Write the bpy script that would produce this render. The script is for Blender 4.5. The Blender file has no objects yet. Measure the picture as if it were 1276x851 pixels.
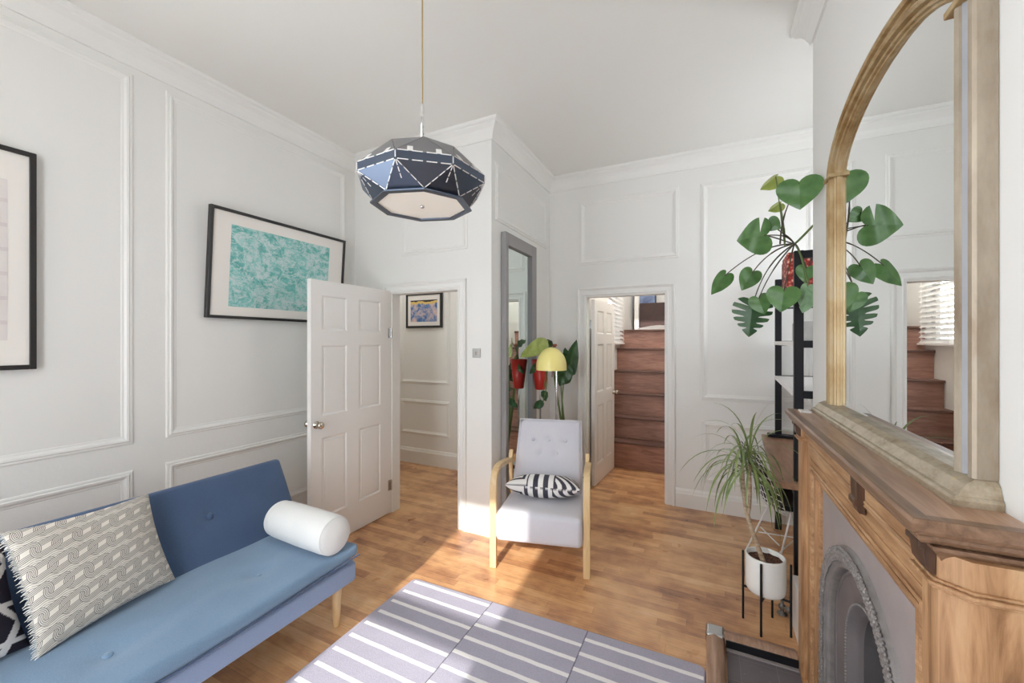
import bpy, bmesh, math, random
from mathutils import Vector, Matrix, noise as mnoise
rnd = random.Random(7)
PI = math.pi
SC = bpy.context.scene
COL = SC.collection
V = Vector

# ------------------------------------------------------------------ colour + node helpers
def lin(v):
    v /= 255.0
    return v / 12.92 if v <= 0.04045 else ((v + 0.055) / 1.055) ** 2.4
def rgb(r, g, b):
    return (lin(r), lin(g), lin(b), 1.0)

class X:
    """a scalar node expression"""
    def __init__(s, nt, sock): s.nt, s.s = nt, sock
    def _m(s, op, *a, clamp=False):
        n = s.nt.nodes.new('ShaderNodeMath'); n.operation = op; n.use_clamp = clamp
        for i, v in enumerate((s,) + a):
            if isinstance(v, X): s.nt.links.new(v.s, n.inputs[i])
            else: n.inputs[i].default_value = float(v)
        return X(s.nt, n.outputs[0])
    def __add__(s, o): return s._m('ADD', o)
    def __sub__(s, o): return s._m('SUBTRACT', o)
    def __mul__(s, o): return s._m('MULTIPLY', o)
    def __truediv__(s, o): return s._m('DIVIDE', o)
    def floor(s): return s._m('FLOOR')
    def frac(s): return s._m('FRACT')
    def abs(s): return s._m('ABSOLUTE')
    def sin(s): return s._m('SINE')
    def lt(s, o): return s._m('LESS_THAN', o)
    def gt(s, o): return s._m('GREATER_THAN', o)
    def min(s, o): return s._m('MINIMUM', o)
    def max(s, o): return s._m('MAXIMUM', o)
    def pow(s, o): return s._m('POWER', o)
    def clamp(s): return s._m('ADD', 0.0, clamp=True)
    def step(s, a, b):
        n = s.nt.nodes.new('ShaderNodeMapRange'); n.clamp = True
        s.nt.links.new(s.s, n.inputs[0]); n.inputs[1].default_value = a; n.inputs[2].default_value = b
        return X(s.nt, n.outputs[0])

class Mat:
    def __init__(s, name, color=(.8, .8, .8, 1), rough=.6, metal=0., spec=.5, **kw):
        s.m = bpy.data.materials.new(name); s.m.use_nodes = True
        s.nt = s.m.node_tree; s.b = s.nt.nodes['Principled BSDF']
        s.set('Base Color', color); s.set('Roughness', rough); s.set('Metallic', metal); s.set('Specular IOR Level', spec)
        for k, v in kw.items(): s.set(k.replace('_', ' '), v)
    def set(s, k, v):
        i = s.b.inputs[k]
        if isinstance(v, X): s.nt.links.new(v.s, i)
        elif hasattr(v, 'node'): s.nt.links.new(v, i)
        else: i.default_value = v
    def coord(s, kind='Object', scale=(1, 1, 1), rot=(0, 0, 0)):
        t = s.nt.nodes.new('ShaderNodeTexCoord'); mp = s.nt.nodes.new('ShaderNodeMapping')
        mp.inputs['Scale'].default_value = scale; mp.inputs['Rotation'].default_value = rot
        s.nt.links.new(t.outputs[kind], mp.inputs[0]); return mp.outputs[0]
    def xyz(s, vec=None):
        n = s.nt.nodes.new('ShaderNodeSeparateXYZ'); s.nt.links.new(vec or s.coord(), n.inputs[0])
        return [X(s.nt, o) for o in n.outputs]
    def comb(s, x, y, z=0.):
        n = s.nt.nodes.new('ShaderNodeCombineXYZ')
        for i, v in enumerate((x, y, z)):
            if isinstance(v, X): s.nt.links.new(v.s, n.inputs[i])
            else: n.inputs[i].default_value = v
        return n.outputs[0]
    def noise(s, vec, scale=5., detail=3., rough=.5, dist=0.):
        n = s.nt.nodes.new('ShaderNodeTexNoise')
        if vec is not None: s.nt.links.new(vec, n.inputs['Vector'])
        n.inputs['Scale'].default_value = scale; n.inputs['Detail'].default_value = detail
        n.inputs['Roughness'].default_value = rough; n.inputs['Distortion'].default_value = dist
        return X(s.nt, n.outputs[0])
    def white(s, vec):
        n = s.nt.nodes.new('ShaderNodeTexWhiteNoise'); s.nt.links.new(vec, n.inputs[0]); return X(s.nt, n.outputs[0])
    def voronoi(s, vec, scale, feature='F1'):
        n = s.nt.nodes.new('ShaderNodeTexVoronoi'); n.feature = feature
        s.nt.links.new(vec, n.inputs['Vector']); n.inputs['Scale'].default_value = scale; return X(s.nt, n.outputs[0])
    def ramp(s, f, stops, interp='LINEAR'):
        n = s.nt.nodes.new('ShaderNodeValToRGB'); s.nt.links.new(f.s, n.inputs[0]); cr = n.color_ramp; cr.interpolation = interp
        while len(cr.elements) < len(stops): cr.elements.new(.5)
        for e, (p, c) in zip(cr.elements, stops): e.position = p; e.color = c
        return n.outputs[0]
    def mix(s, f, a, b, mode='MIX'):
        n = s.nt.nodes.new('ShaderNodeMix'); n.data_type = 'RGBA'; n.blend_type = mode
        for i, v in ((0, f), (6, a), (7, b)):
            if isinstance(v, X): s.nt.links.new(v.s, n.inputs[i])
            elif hasattr(v, 'node'): s.nt.links.new(v, n.inputs[i])
            else: n.inputs[i].default_value = v
        return n.outputs[2]
    def bump(s, h, strength=.3, dist=.01):
        n = s.nt.nodes.new('ShaderNodeBump'); n.inputs['Strength'].default_value = strength; n.inputs['Distance'].default_value = dist
        s.nt.links.new(h.s, n.inputs['Height']); s.nt.links.new(n.outputs[0], s.b.inputs['Normal'])
    def attr(s, name):
        n = s.nt.nodes.new('ShaderNodeAttribute'); n.attribute_name = name; return n.outputs['Color']

# ------------------------------------------------------------------ mesh builder
WM = {}
class MB:
    def __init__(s): s.v, s.f, s.mi, s.sm = [], [], [], []
    def add(s, vs, fs, mi=0, smooth=False):
        o = len(s.v); s.v += [tuple(p) for p in vs]
        for f in fs: s.f.append([o + i for i in f]); s.mi.append(mi); s.sm.append(smooth)
        return s
    def box(s, x0, x1, y0, y1, z0, z1, mi=0, M=None):
        p = [V((x, y, z)) for z in (z0, z1) for y in (y0, y1) for x in (x0, x1)]
        if M is not None: p = [M @ q for q in p]
        return s.add(p, [(0, 2, 3, 1), (4, 5, 7, 6), (0, 1, 5, 4), (2, 6, 7, 3), (0, 4, 6, 2), (1, 3, 7, 5)], mi)
    def quad(s, a, b, c, d, mi=0): return s.add([a, b, c, d], [(0, 1, 2, 3)], mi)
    def tube(s, path, r, seg=8, mi=0, caps=True, smooth=True, flat=None):
        path = [V(p) for p in path]; n = len(path); rr = r if isinstance(r, (list, tuple)) else [r] * n
        vs, fs = [], []; up = None
        for i, p in enumerate(path):
            t = (path[min(i + 1, n - 1)] - path[max(i - 1, 0)])
            t = t.normalized() if t.length > 1e-9 else V((0, 0, 1))
            if up is None: up = V((0, 0, 1)) if abs(t.z) < .9 else V((1, 0, 0))
            a = t.cross(up);  a = a.normalized() if a.length > 1e-6 else t.orthogonal().normalized()
            b = a.cross(t).normalized(); up = b
            for k in range(seg):
                an = 2 * PI * k / seg
                vs.append(p + a * math.cos(an) * rr[i] * (flat[0] if flat else 1) + b * math.sin(an) * rr[i] * (flat[1] if flat else 1))
        for i in range(n - 1):
            for k in range(seg):
                k2 = (k + 1) % seg
                fs.append((i * seg + k, i * seg + k2, (i + 1) * seg + k2, (i + 1) * seg + k))
        s.add(vs, fs, mi, smooth)
        if caps:
            s.add(vs[:seg], [tuple(reversed(range(seg)))], mi); s.add(vs[-seg:], [tuple(range(seg))], mi)
        return s
    def lathe(s, prof, c=(0, 0, 0), seg=32, mi=0, smooth=True, M=None):
        c = V(c); vs, fs = [], []; n = len(prof)
        for r, z in prof:
            for k in range(seg):
                a = 2 * PI * k / seg; q = V((r * math.cos(a), r * math.sin(a), z))
                vs.append((M @ q if M is not None else q) + c)
        for i in range(n - 1):
            for k in range(seg):
                k2 = (k + 1) % seg
                fs.append((i * seg + k, i * seg + k2, (i + 1) * seg + k2, (i + 1) * seg + k))
        return s.add(vs, fs, mi, smooth)
    def prism(s, poly, ext, mi=0):
        poly = [V(p) for p in poly]; ext = V(ext); n = len(poly)
        vs = poly + [p + ext for p in poly]
        return s.add(vs, [tuple(reversed(range(n))), tuple(range(n, 2 * n))] + [(i, (i + 1) % n, n + (i + 1) % n, n + i) for i in range(n)], mi)
    def grid(s, fn, nu, nv, mi=0, smooth=True):
        vs = [fn(i / nu, j / nv) for j in range(nv + 1) for i in range(nu + 1)]; w = nu + 1
        return s.add(vs, [(j * w + i, j * w + i + 1, (j + 1) * w + i + 1, (j + 1) * w + i) for j in range(nv) for i in range(nu)], mi, smooth)
    def sphere(s, c, r, seg=12, ring=8, mi=0, sc=(1, 1, 1)):
        prof = [(max(1e-5, math.sin(PI * i / ring)), -math.cos(PI * i / ring)) for i in range(ring + 1)]
        M = Matrix.Diagonal((r * sc[0], r * sc[1], r * sc[2]))
        return s.lathe(prof, c, seg, mi, True, M)
    def sweep(s, prof, frames, mi=0, closed=False, smooth=False, pclosed=False):
        """prof [(d,h)], frames [(origin, dvec, hvec)]"""
        n = len(prof); vs = [o + d * p + h * q for o, d, h in frames for p, q in prof]; m = len(frames); fs = []
        for i in range(m if closed else m - 1):
            j = (i + 1) % m
            for k in range(n if pclosed else n - 1):
                k2 = (k + 1) % n
                fs.append((i * n + k, j * n + k, j * n + k2, i * n + k2))
        if not closed and not pclosed and n > 2:
            fs += [tuple(range(n)), tuple(reversed(range((m - 1) * n, m * n)))]
        if not closed and pclosed:
            fs += [tuple(range(n)), tuple(reversed(range((m - 1) * n, m * n)))]
        return s.add(vs, fs, mi, smooth)
    def build(s, name, mats, parent=None, bevel=0, bseg=2, subsurf=0, smooth_all=False, M=None, weld=False):
        me = bpy.data.meshes.new(name)
        vs = s.v if M is None else [tuple(M @ V(p)) for p in s.v]
        me.from_pydata(vs, [], s.f); me.validate()
        for m in (mats if isinstance(mats, (list, tuple)) else [mats]): me.materials.append(m.m if isinstance(m, Mat) else m)
        if len(me.polygons) == len(s.f):
            me.polygons.foreach_set('material_index', s.mi)
            me.polygons.foreach_set('use_smooth', [True] * len(s.f) if smooth_all else s.sm)
        bm = bmesh.new(); bm.from_mesh(me)
        if weld: bmesh.ops.remove_doubles(bm, verts=bm.verts, dist=1e-5)
        bmesh.ops.recalc_face_normals(bm, faces=bm.faces); bm.to_mesh(me); bm.free(); me.update()
        o = bpy.data.objects.new(name, me); COL.objects.link(o)
        if parent is not None: attach(o, parent)
        if bevel:
            b = o.modifiers.new('edges', 'BEVEL'); b.width = bevel; b.segments = bseg; b.limit_method = 'ANGLE'; b.angle_limit = math.radians(40)
            if bseg > 1:
                for p in me.polygons: p.use_smooth = True
                b.harden_normals = True
        if subsurf:
            b = o.modifiers.new('smooth', 'SUBSURF'); b.levels = subsurf; b.render_levels = subsurf
        return o
def attach(o, parent):
    o.parent = parent
    o.matrix_parent_inverse = WM.get(parent.name, Matrix.Identity(4)).inverted()
def tag(o, label=None, cat=None, group=None, kind=None):
    if label: o['label'] = label
    if cat: o['category'] = cat
    if group: o['group'] = group
    if kind: o['kind'] = kind
    return o
def thing(name, label, cat, loc=(0, 0, 0), rz=0, group=None):
    o = bpy.data.objects.new(name, None); COL.objects.link(o)
    o.location = loc; o.rotation_euler = (0, 0, rz); o.empty_display_size = .05
    WM[o.name] = Matrix.Translation(loc) @ Matrix.Rotation(rz, 4, 'Z')
    return tag(o, label, cat, group)
def struct(name, mb, mats, parent=None, **k):
    o = mb.build(name, mats, parent, **k)
    if parent is None: o['kind'] = 'structure'
    return o
def plabel(o, text): o['label'] = text; return o
def bez(p0, p1, p2, p3, n=10):
    p0, p1, p2, p3 = map(V, (p0, p1, p2, p3))
    return [p0 * (1 - t) ** 3 + p1 * 3 * t * (1 - t) ** 2 + p2 * 3 * t * t * (1 - t) + p3 * t ** 3 for t in [i / n for i in range(n + 1)]]
def vcolor(o, fn):
    """colour attribute 'dye' from fn(index, co)"""
    me = o.data; a = me.color_attributes.new('dye', 'FLOAT_COLOR', 'POINT')
    buf = []
    for i, v in enumerate(me.vertices): buf += list(fn(i, v.co))
    a.data.foreach_set('color', buf)

# photo pixel -> point on the plane Y = const (used only to read positions off the photograph)
FOC, CX, CY, EYE, YAW = 502.0, 638.0, 425.5, 1.53, math.radians(26)
def at(x, y, Y):
    a = (x - CX) / FOC; c, s = math.cos(YAW), math.sin(YAW)
    t = Y / (a * s + c)
    return V(((a * c - s) * t, Y, EYE + (CY - y) / FOC * t))

# ------------------------------------------------------------------ materials
def white_paint(name, col, rough=.5, amp=.25):
    m = Mat(name, col, rough)
    m.bump(m.noise(m.coord(), 45, 3), amp, .002); return m
M_wall = white_paint('wall_paint', rgb(230, 229, 226), .55)
M_ceil = white_paint('ceiling_paint', rgb(232, 231, 227), .7)
M_trim = Mat('trim_paint', rgb(231, 230, 227), .4)
M_door = Mat('door_gloss_paint', rgb(233, 231, 228), .5)
M_hall = white_paint('hall_paint', rgb(232, 231, 226), .55)

def floor_mat():
    m = Mat('varnished_board_floor', rough=.3)
    x, y, z = m.xyz()
    row = (y / .062).floor()
    r1 = m.white(m.comb(row, 3.1))
    xo = x / .62 + r1 * 7.3
    colm = xo.floor()
    tone = m.white(m.comb(row, colm, 1.7))
    grain = m.noise(m.coord(scale=(2.2, 42, 1)), 3, 6, .6, .4)
    big = m.noise(m.coord(), 2.2, 3, .55)
    mott = m.noise(m.coord(scale=(1, 1.6, 1)), 7, 4, .6)
    t = tone * .20 + grain * .34 + big * .62 + mott * .42 - .33
    c = m.ramp(t, [(.20, rgb(126, 80, 54)), (.38, rgb(188, 136, 95)), (.54, rgb(220, 170, 120)), (.80, rgb(240, 208, 160))])
    fy = (y / .062).frac(); gap = fy.lt(.03).max(xo.frac().lt(.004))
    c = m.mix(gap * .35, c, rgb(104, 74, 54))
    m.set('Base Color', c)
    m.set('Roughness', m.noise(m.coord(), 9, 3) * .25 + .2)
    m.set('Coat Weight', .35); m.set('Coat Roughness', .18)
    m.bump(gap * -1.0 + grain * .25, .25, .003)
    return m
M_floor = floor_mat()

def wood(name, stops, stretch=(1, 1, 1), scale=4, rough=.45, dist=.8, bump=.15, coat=0.):
    m = Mat(name, rough=rough)
    v = m.coord(scale=stretch)
    g = m.noise(v, scale, 7, .62, dist); h = m.noise(m.coord(), 3., 2)
    t = g * .75 + h * .3
    m.set('Base Color', m.ramp(t, stops)); m.bump(g, bump, .003)
    if coat: m.set('Coat Weight', coat); m.set('Coat Roughness', .2)
    return m
PINE = [(.28, rgb(98, 68, 44)), (.42, rgb(144, 105, 71)), (.55, rgb(176, 135, 97)), (.74, rgb(206, 170, 130))]
M_pine_y = wood('stripped_pine_along', PINE, (12, 1.2, 12), 3.2)
M_pine_z = wood('stripped_pine_upright', PINE, (12, 12, 1.2), 3.2)
M_shelfw = wood('mantel_top_pine', [(.25, rgb(126, 92, 70)), (.45, rgb(160, 122, 97)), (.6, rgb(184, 148, 122)), (.8, rgb(204, 172, 146))], (14, 1.1, 14), 3, .38, coat=.2)
M_edge = wood('dark_waxed_edge', [(.3, rgb(84, 62, 48)), (.5, rgb(122, 93, 72)), (.75, rgb(156, 124, 100))], (14, 1.1, 14), 3, .38)
M_corbel = wood('dark_stain_and_shade_pine', [(.3, rgb(48, 32, 25)), (.6, rgb(84, 58, 43)), (.8, rgb(116, 82, 60))], (12, 12, 1.2), 3.2)  # dark stain, and shade painted into the colour of the corbels
M_beech = wood('pale_beech', [(.3, rgb(208, 172, 122)), (.5, rgb(226, 194, 146)), (.75, rgb(238, 212, 170))], (9, 9, 1.4), 3, .4)
M_stair = wood('worn_stair_board', [(.25, rgb(116, 82, 70)), (.45, rgb(150, 110, 96)), (.6, rgb(172, 130, 114)), (.8, rgb(194, 156, 140))], (1.2, 10, 9), 3.2, .5)
M_tread = wood('shade_toned_tread', [(.3, rgb(84, 58, 50)), (.7, rgb(120, 86, 74))], (1.2, 10, 9), 3, .5)  # treads coloured darker to paint in the nosing shadow
M_desk = wood('walnut_veneer', [(.3, rgb(124, 90, 68)), (.5, rgb(152, 114, 88)), (.75, rgb(178, 140, 112))], (9, 1.3, 9), 3, .4)
M_fender = wood('worn_fender_oak', [(.25, rgb(120, 90, 72)), (.5, rgb(160, 126, 104)), (.8, rgb(196, 166, 144))], (14, 1.3, 14), 3, .4)
M_ply = wood('dark_brown_board', [(.3, rgb(48, 28, 24)), (.7, rgb(68, 40, 33))], (3, 3, 3), 3, .5)

def fabric(name, ca, cb, rough=.9, weave=900, amp=.4, sheen=.3):
    m = Mat(name, rough=rough, spec=.15)
    v = m.coord(); n = m.noise(v, 260, 2, .7); big = m.noise(v, 5, 4)
    m.set('Base Color', m.mix((n * .7 + big * .4 - .05).clamp(), ca, cb)); m.bump(n, amp, .0015)
    m.set('Sheen Weight', sheen); return m
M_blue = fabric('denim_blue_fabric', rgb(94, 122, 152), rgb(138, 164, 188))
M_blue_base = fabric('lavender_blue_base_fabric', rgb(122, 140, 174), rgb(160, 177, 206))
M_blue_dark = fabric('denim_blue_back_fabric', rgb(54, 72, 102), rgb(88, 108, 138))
M_bolster = fabric('white_cotton', rgb(218, 218, 216), rgb(238, 238, 236))
M_grey = fabric('dove_grey_fabric', rgb(200, 199, 209), rgb(226, 225, 232))
def dyed(name, rough=.9):
    m = Mat(name, rough=rough, spec=.15); m.set('Base Color', m.attr('dye'))
    m.bump(m.noise(m.coord(), 300, 2, .7), .3, .0012); return m
M_dyed = dyed('printed_cotton')

def rug_mat():
    m = Mat('tufted_wool', rough=.95, spec=.1)
    x, y, z = m.xyz()
    wob = m.noise(m.coord(scale=(3, 3, 1)), 4, 2) * .006 - .003
    wy = y + wob
    c1 = x.lt(-1.128); c3 = x.gt(-.567)
    # stripe centres: column 1 at 2.016 - .1005 k, column 2 at 1.955, column 3 at 2.004
    off = c1 * 2.016 + c3 * 2.004 + (c1 * -1. + 1.) * (c3 * -1. + 1.) * 1.955
    f = ((wy - off) / .1015 + .5).frac() - .5
    line = f.abs().lt(.115)
    endgap = x.gt(-1.668) * x.lt(-.02)
    far = wy.lt(off + .02)
    line = line * endgap * far
    seam = ((x + 1.128).abs().lt(.003)).max((x + .567).abs().lt(.003))
    nz = m.noise(m.coord(), 140, 3, .7); big = m.noise(m.coord(), 7, 3)
    g = m.mix((nz * .8 + big * .35 - .1).clamp(), rgb(156, 152, 168), rgb(196, 193, 208))
    c = m.mix(line, g, m.mix(nz, rgb(234, 231, 230), rgb(250, 248, 247)))
    c = m.mix(seam * .7, c, rgb(84, 78, 92))
    m.set('Base Color', c); m.bump(nz + line * .6 - seam, .6, .004); return m
M_rug = rug_mat()

M_black = Mat('black_powder_coat', rgb(20, 20, 25), .5, spec=.3)
M_steel = Mat('brushed_steel', rgb(190, 190, 190), .25, 1.)
M_satin = Mat('satin_steel', rgb(178, 176, 174), .5, .35)
M_dull = Mat('dull_cast_metal', rgb(128, 122, 116), .5, .6)
M_chrome = Mat('chrome', rgb(225, 225, 225), .08, 1.)
M_brass = Mat('brass_cord_sheath', rgb(186, 160, 112), .4, .4)
M_nickel = Mat('polished_nickel', rgb(200, 190, 176), .15, 1.)
M_pot = Mat('white_ceramic', rgb(238, 236, 232), .25)
M_white = Mat('white_lacquer', rgb(232, 230, 228), .35)
M_paperw = Mat('mount_board', rgb(234, 229, 223), .7)
M_frameblk = Mat('black_picture_frame', rgb(34, 31, 31), .4)
M_yellow = Mat('yellow_enamel', rgb(250, 236, 150), .3)
M_yin = Mat('white_enamel', rgb(236, 230, 200), .5)
M_red = Mat('red_glazed_planter', rgb(186, 44, 34), .4)
M_mirror = Mat('silvered_glass', (.88, .90, .895, 1), .0, 1.)
M_mirror2 = Mat('green_tinted_silvered_glass', (.86, .96, .94, 1), .0, 1.)
def soil():
    m = Mat('potting_bark', rough=.95); n = m.voronoi(m.coord(), 90)
    m.set('Base Color', m.ramp(n, [(.0, rgb(40, 24, 20)), (.6, rgb(96, 62, 46)), (1., rgb(140, 100, 80))])); m.bump(n, 1., .01); return m
M_soil = soil()
def gild():
    m = Mat('worn_gilding', rough=.42, metal=.35)
    n = m.noise(m.coord(scale=(1, 1, .35)), 14, 6, .65); k = m.noise(m.coord(), 4, 3)
    m.set('Base Color', m.ramp(n * .6 + k * .4, [(.3, rgb(112, 84, 52)), (.44, rgb(164, 132, 86)), (.58, rgb(190, 166, 126)), (.74, rgb(190, 180, 162))])); m.bump(n, .3, .003); return m
M_gold = gild()
def gild_worn():
    m = Mat('bare_silvered_gesso', rough=.45, metal=.25)
    n = m.noise(m.coord(scale=(1, 1, .3)), 12, 6, .65); k = m.noise(m.coord(scale=(1, 1, .5)), 5, 3)
    m.set('Base Color', m.ramp(n * .6 + k * .4, [(.34, rgb(126, 104, 80)), (.46, rgb(156, 142, 124)), (.6, rgb(178, 165, 147)), (.72, rgb(184, 168, 130))])); m.bump(n, .35, .003); return m
M_gesso = gild_worn()
def gild_base():
    m = Mat('tarnished_gilt_base', rough=.4, metal=.35)
    n = m.noise(m.coord(scale=(1, .5, 1)), 34, 6, .7)
    m.set('Base Color', m.ramp(n, [(.3, rgb(138, 118, 92)), (.46, rgb(166, 151, 128)), (.62, rgb(182, 169, 149)), (.80, rgb(208, 184, 128))])); m.bump(n, .3, .003); return m
M_giltbase = gild_base()
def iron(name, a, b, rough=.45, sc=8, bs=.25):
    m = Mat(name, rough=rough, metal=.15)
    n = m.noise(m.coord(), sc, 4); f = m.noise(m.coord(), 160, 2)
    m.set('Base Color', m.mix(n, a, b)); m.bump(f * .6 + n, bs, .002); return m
M_iron = iron('blackleaded_iron', rgb(150, 141, 141), rgb(177, 169, 168))
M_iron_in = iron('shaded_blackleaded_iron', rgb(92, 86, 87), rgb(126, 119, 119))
M_iron_orn = iron('blackleaded_iron_relief', rgb(104, 99, 99), rgb(152, 146, 142), .4, 30, .5)
M_soot = iron('sooty_iron', rgb(44, 42, 43), rgb(92, 88, 89), .7)
def hearth_tile():
    m = Mat('black_hearth_tile', rough=.4)
    x, y, z = m.xyz()
    gx = ((x + .02) / .152).frac().lt(.02).max(((y + .06) / .152).frac().lt(.02))
    n = m.noise(m.coord(), 6, 4); sp = m.noise(m.coord(), 60, 2).gt(.72)
    c = m.mix(n, rgb(92, 86, 90), rgb(122, 114, 118)); c = m.mix(gx * .45, c, rgb(150, 143, 140)); c = m.mix(sp * .5, c, rgb(150, 144, 138))
    m.set('Base Color', c); m.bump(gx * -1., .3, .002); return m
M_hearth = hearth_tile()
def leaf(name, a, b, rough=.35, spec=.5):
    m = Mat(name, rough=rough, spec=spec)
    n = m.noise(m.coord(), 22, 4); m.set('Base Color', m.mix((n * 1.6 - .3).clamp(), a, b)); m.set('Subsurface Weight', 0.)
    m.bump(m.noise(m.coord(), 60, 2), .15, .002); return m
M_leaf = leaf('monstera_green', rgb(62, 100, 50), rgb(96, 136, 76))
M_leafd = leaf('deep_green_leaf', rgb(34, 66, 40), rgb(66, 104, 58))
M_leafy = leaf('yellow_green_leaf', rgb(134, 152, 66), rgb(176, 186, 104))
M_leafp = leaf('pale_succulent_leaf', rgb(118, 154, 116), rgb(156, 184, 146), .6)
M_drac = leaf('dracaena_green', rgb(92, 116, 66), rgb(146, 160, 100), .45)
M_stem = Mat('green_petiole', rgb(96, 116, 62), .5)
M_stemd = Mat('dark_petiole', rgb(70, 66, 50), .5)
def bark():
    m = Mat('pale_ringed_bark', rough=.85); x, y, z = m.xyz(); n = m.noise(m.coord(scale=(1, 1, 3)), 30, 4)
    m.set('Base Color', m.ramp(n, [(.3, rgb(140, 116, 92)), (.6, rgb(190, 168, 142)), (.8, rgb(214, 196, 172))])); m.bump(n, .6, .004); return m
M_bark = bark()
def facet():
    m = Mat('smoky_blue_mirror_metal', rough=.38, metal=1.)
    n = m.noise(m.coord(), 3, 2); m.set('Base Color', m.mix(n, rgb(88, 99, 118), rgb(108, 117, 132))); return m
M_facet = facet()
M_facet_up = Mat('ceiling_lit_grey_metal', rgb(150, 150, 153), .42, 1.)  # same metal as the lower facets, lighter to paint the ceiling reflection
M_diff = Mat('opal_glass', rgb(240, 236, 228), .35)
M_diff.set('Emission Color', (1., .86, .66, 1)); M_diff.set('Emission Strength', .10)
M_greyframe = Mat('grey_painted_frame', rgb(148, 146, 146), .5)
# ================================================================== THE ROOM
CE = 3.25
LW, DW, BW, PX = -3.0, 2.77, 4.05, -1.53       # left wall, door wall, back wall planes; side of the boxed-in hall
BX, BY0, BY1, RX, WY = .50, .62, 2.63, 1.35, -1.0   # chimney breast face / ends, right wall, window wall
struct('floor', MB().box(-4.4, 1.5, -1.15, 7.4, -.08, 0), M_floor)
struct('ceiling', MB().box(-4.4, 1.5, -1.15, 4.2, CE, CE + .1), M_ceil)
def wall_mb(boxes):
    m = MB()
    for b in boxes: m.box(*b)
    return m
struct('wall_left', wall_mb([(LW - .15, LW, WY - .15, -.92, 0, CE), (LW - .15, LW, -.16, DW, 0, CE), (LW - .15, LW, -.92, -.16, 0, .55), (LW - .15, LW, -.92, -.16, 2.6, CE)]), M_wall)
# hall door wall with its opening
OX0, OX1, OZ = -2.555, -1.835, 1.965
struct('wall_hall', wall_mb([(LW, OX0, DW, DW + .1, 0, CE), (OX1, PX, DW, DW + .1, 0, CE), (OX0, OX1, DW, DW + .1, OZ, CE)]), M_wall)
struct('wall_alcove_left', wall_mb([(PX - .1, PX, DW + .1, BW, 0, CE)]), M_wall)
SX0, SX1, SZ = -1.135, -.36, 1.995
struct('wall_back', wall_mb([(-4.4, SX0, BW, BW + .12, 0, CE), (SX1, RX + .15, BW, BW + .12, 0, CE), (SX0, SX1, BW, BW + .12, SZ, CE)]), M_wall)
struct('wall_right', wall_mb([(RX, RX + .15, WY - .15, 3.05, 0, CE), (RX, RX + .15, 3.65, BW, 0, CE), (RX, RX + .15, 3.05, 3.65, 0, 1.5), (RX, RX + .15, 3.05, 3.65, 2.55, CE)]), M_wall)
# chimney breast with the fire recess
struct('wall_chimney_breast', wall_mb([(BX, RX, BY0, 1.22, 0, CE), (BX, RX, 2.02, BY1, 0, CE), (BX, RX, 1.22, 2.02, .95, CE), (.92, RX, 1.22, 2.02, 0, .95)]), M_wall)
# hall shell
struct('wall_hall_end', wall_mb([(-4.4, -4.3, DW, BW, 0, CE), (-4.4, LW - .0, DW, DW + .1, 0, CE)]), M_hall)
struct('wall_hall_lining', wall_mb([(-4.3, PX - .1, BW - .012, BW, 0, CE)]), M_hall)
# window wall behind the camera: one tall sash; the second is added
AX0, AX1, ZS, ZH = -1.50, -.69, .55, 2.60
DY0, DY1 = -.92, -.16                          # second sash, added unseen in the left wall to light the breast
struct('wall_window', wall_mb([(LW, AX0, WY - .15, WY, 0, CE), (AX1, RX + .15, WY - .15, WY, 0, CE), (AX0, AX1, WY - .15, WY, 0, ZS), (AX0, AX1, WY - .15, WY, ZH, CE)]), M_wall)
def sash(name, w, M):
    """box-sash window in local x 0..w, y toward the room, z up"""
    m = MB(); y0, y1 = -.11, -.06
    for a in (0, w - .045): m.box(a, a + .045, y0, y1, ZS, ZH)
    m.box(.045, w - .045, y0, y1, ZS, ZS + .06); m.box(.045, w - .045, y0, y1, ZH - .05, ZH); m.box(.045, w - .045, y0 - .01, y1 + .01, 1.672, 1.785)
    o = struct(name, m, M_trim, M=M)
    struct('window_sill', MB().box(-.05, w + .05, -.1, .09, ZS - .035, ZS), M_trim, o, M=M, bevel=.006)
    a = MB()
    for q in (-.085, w + .005): a.box(q, q + .08, .001, .025, ZS - .1, ZH + .005)
    a.box(-.085, w + .085, .001, .025, ZH + .005, ZH + .09)
    struct('window_architrave', a, M_trim, o, M=M)
sash('window_1', AX1 - AX0, Matrix.Translation((AX0, WY, 0)))
sash('added_window_2', DY1 - DY0, Matrix.Translation((LW, DY1, 0)) @ Matrix.Rotation(-PI / 2, 4, 'Z'))

wf4 = MB()
for y0, y1, z0, z1 in ((3.05, 3.1, 1.5, 2.55), (3.6, 3.65, 1.5, 2.55), (3.1, 3.6, 1.5, 1.55), (3.1, 3.6, 2.5, 2.55), (3.1, 3.6, 2.0, 2.04)): wf4.box(RX + .06, RX + .11, y0, y1, z0, z1)
struct('added_window_4', wf4, M_trim)  # unseen alcove window, added for fill light on the back wall
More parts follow.
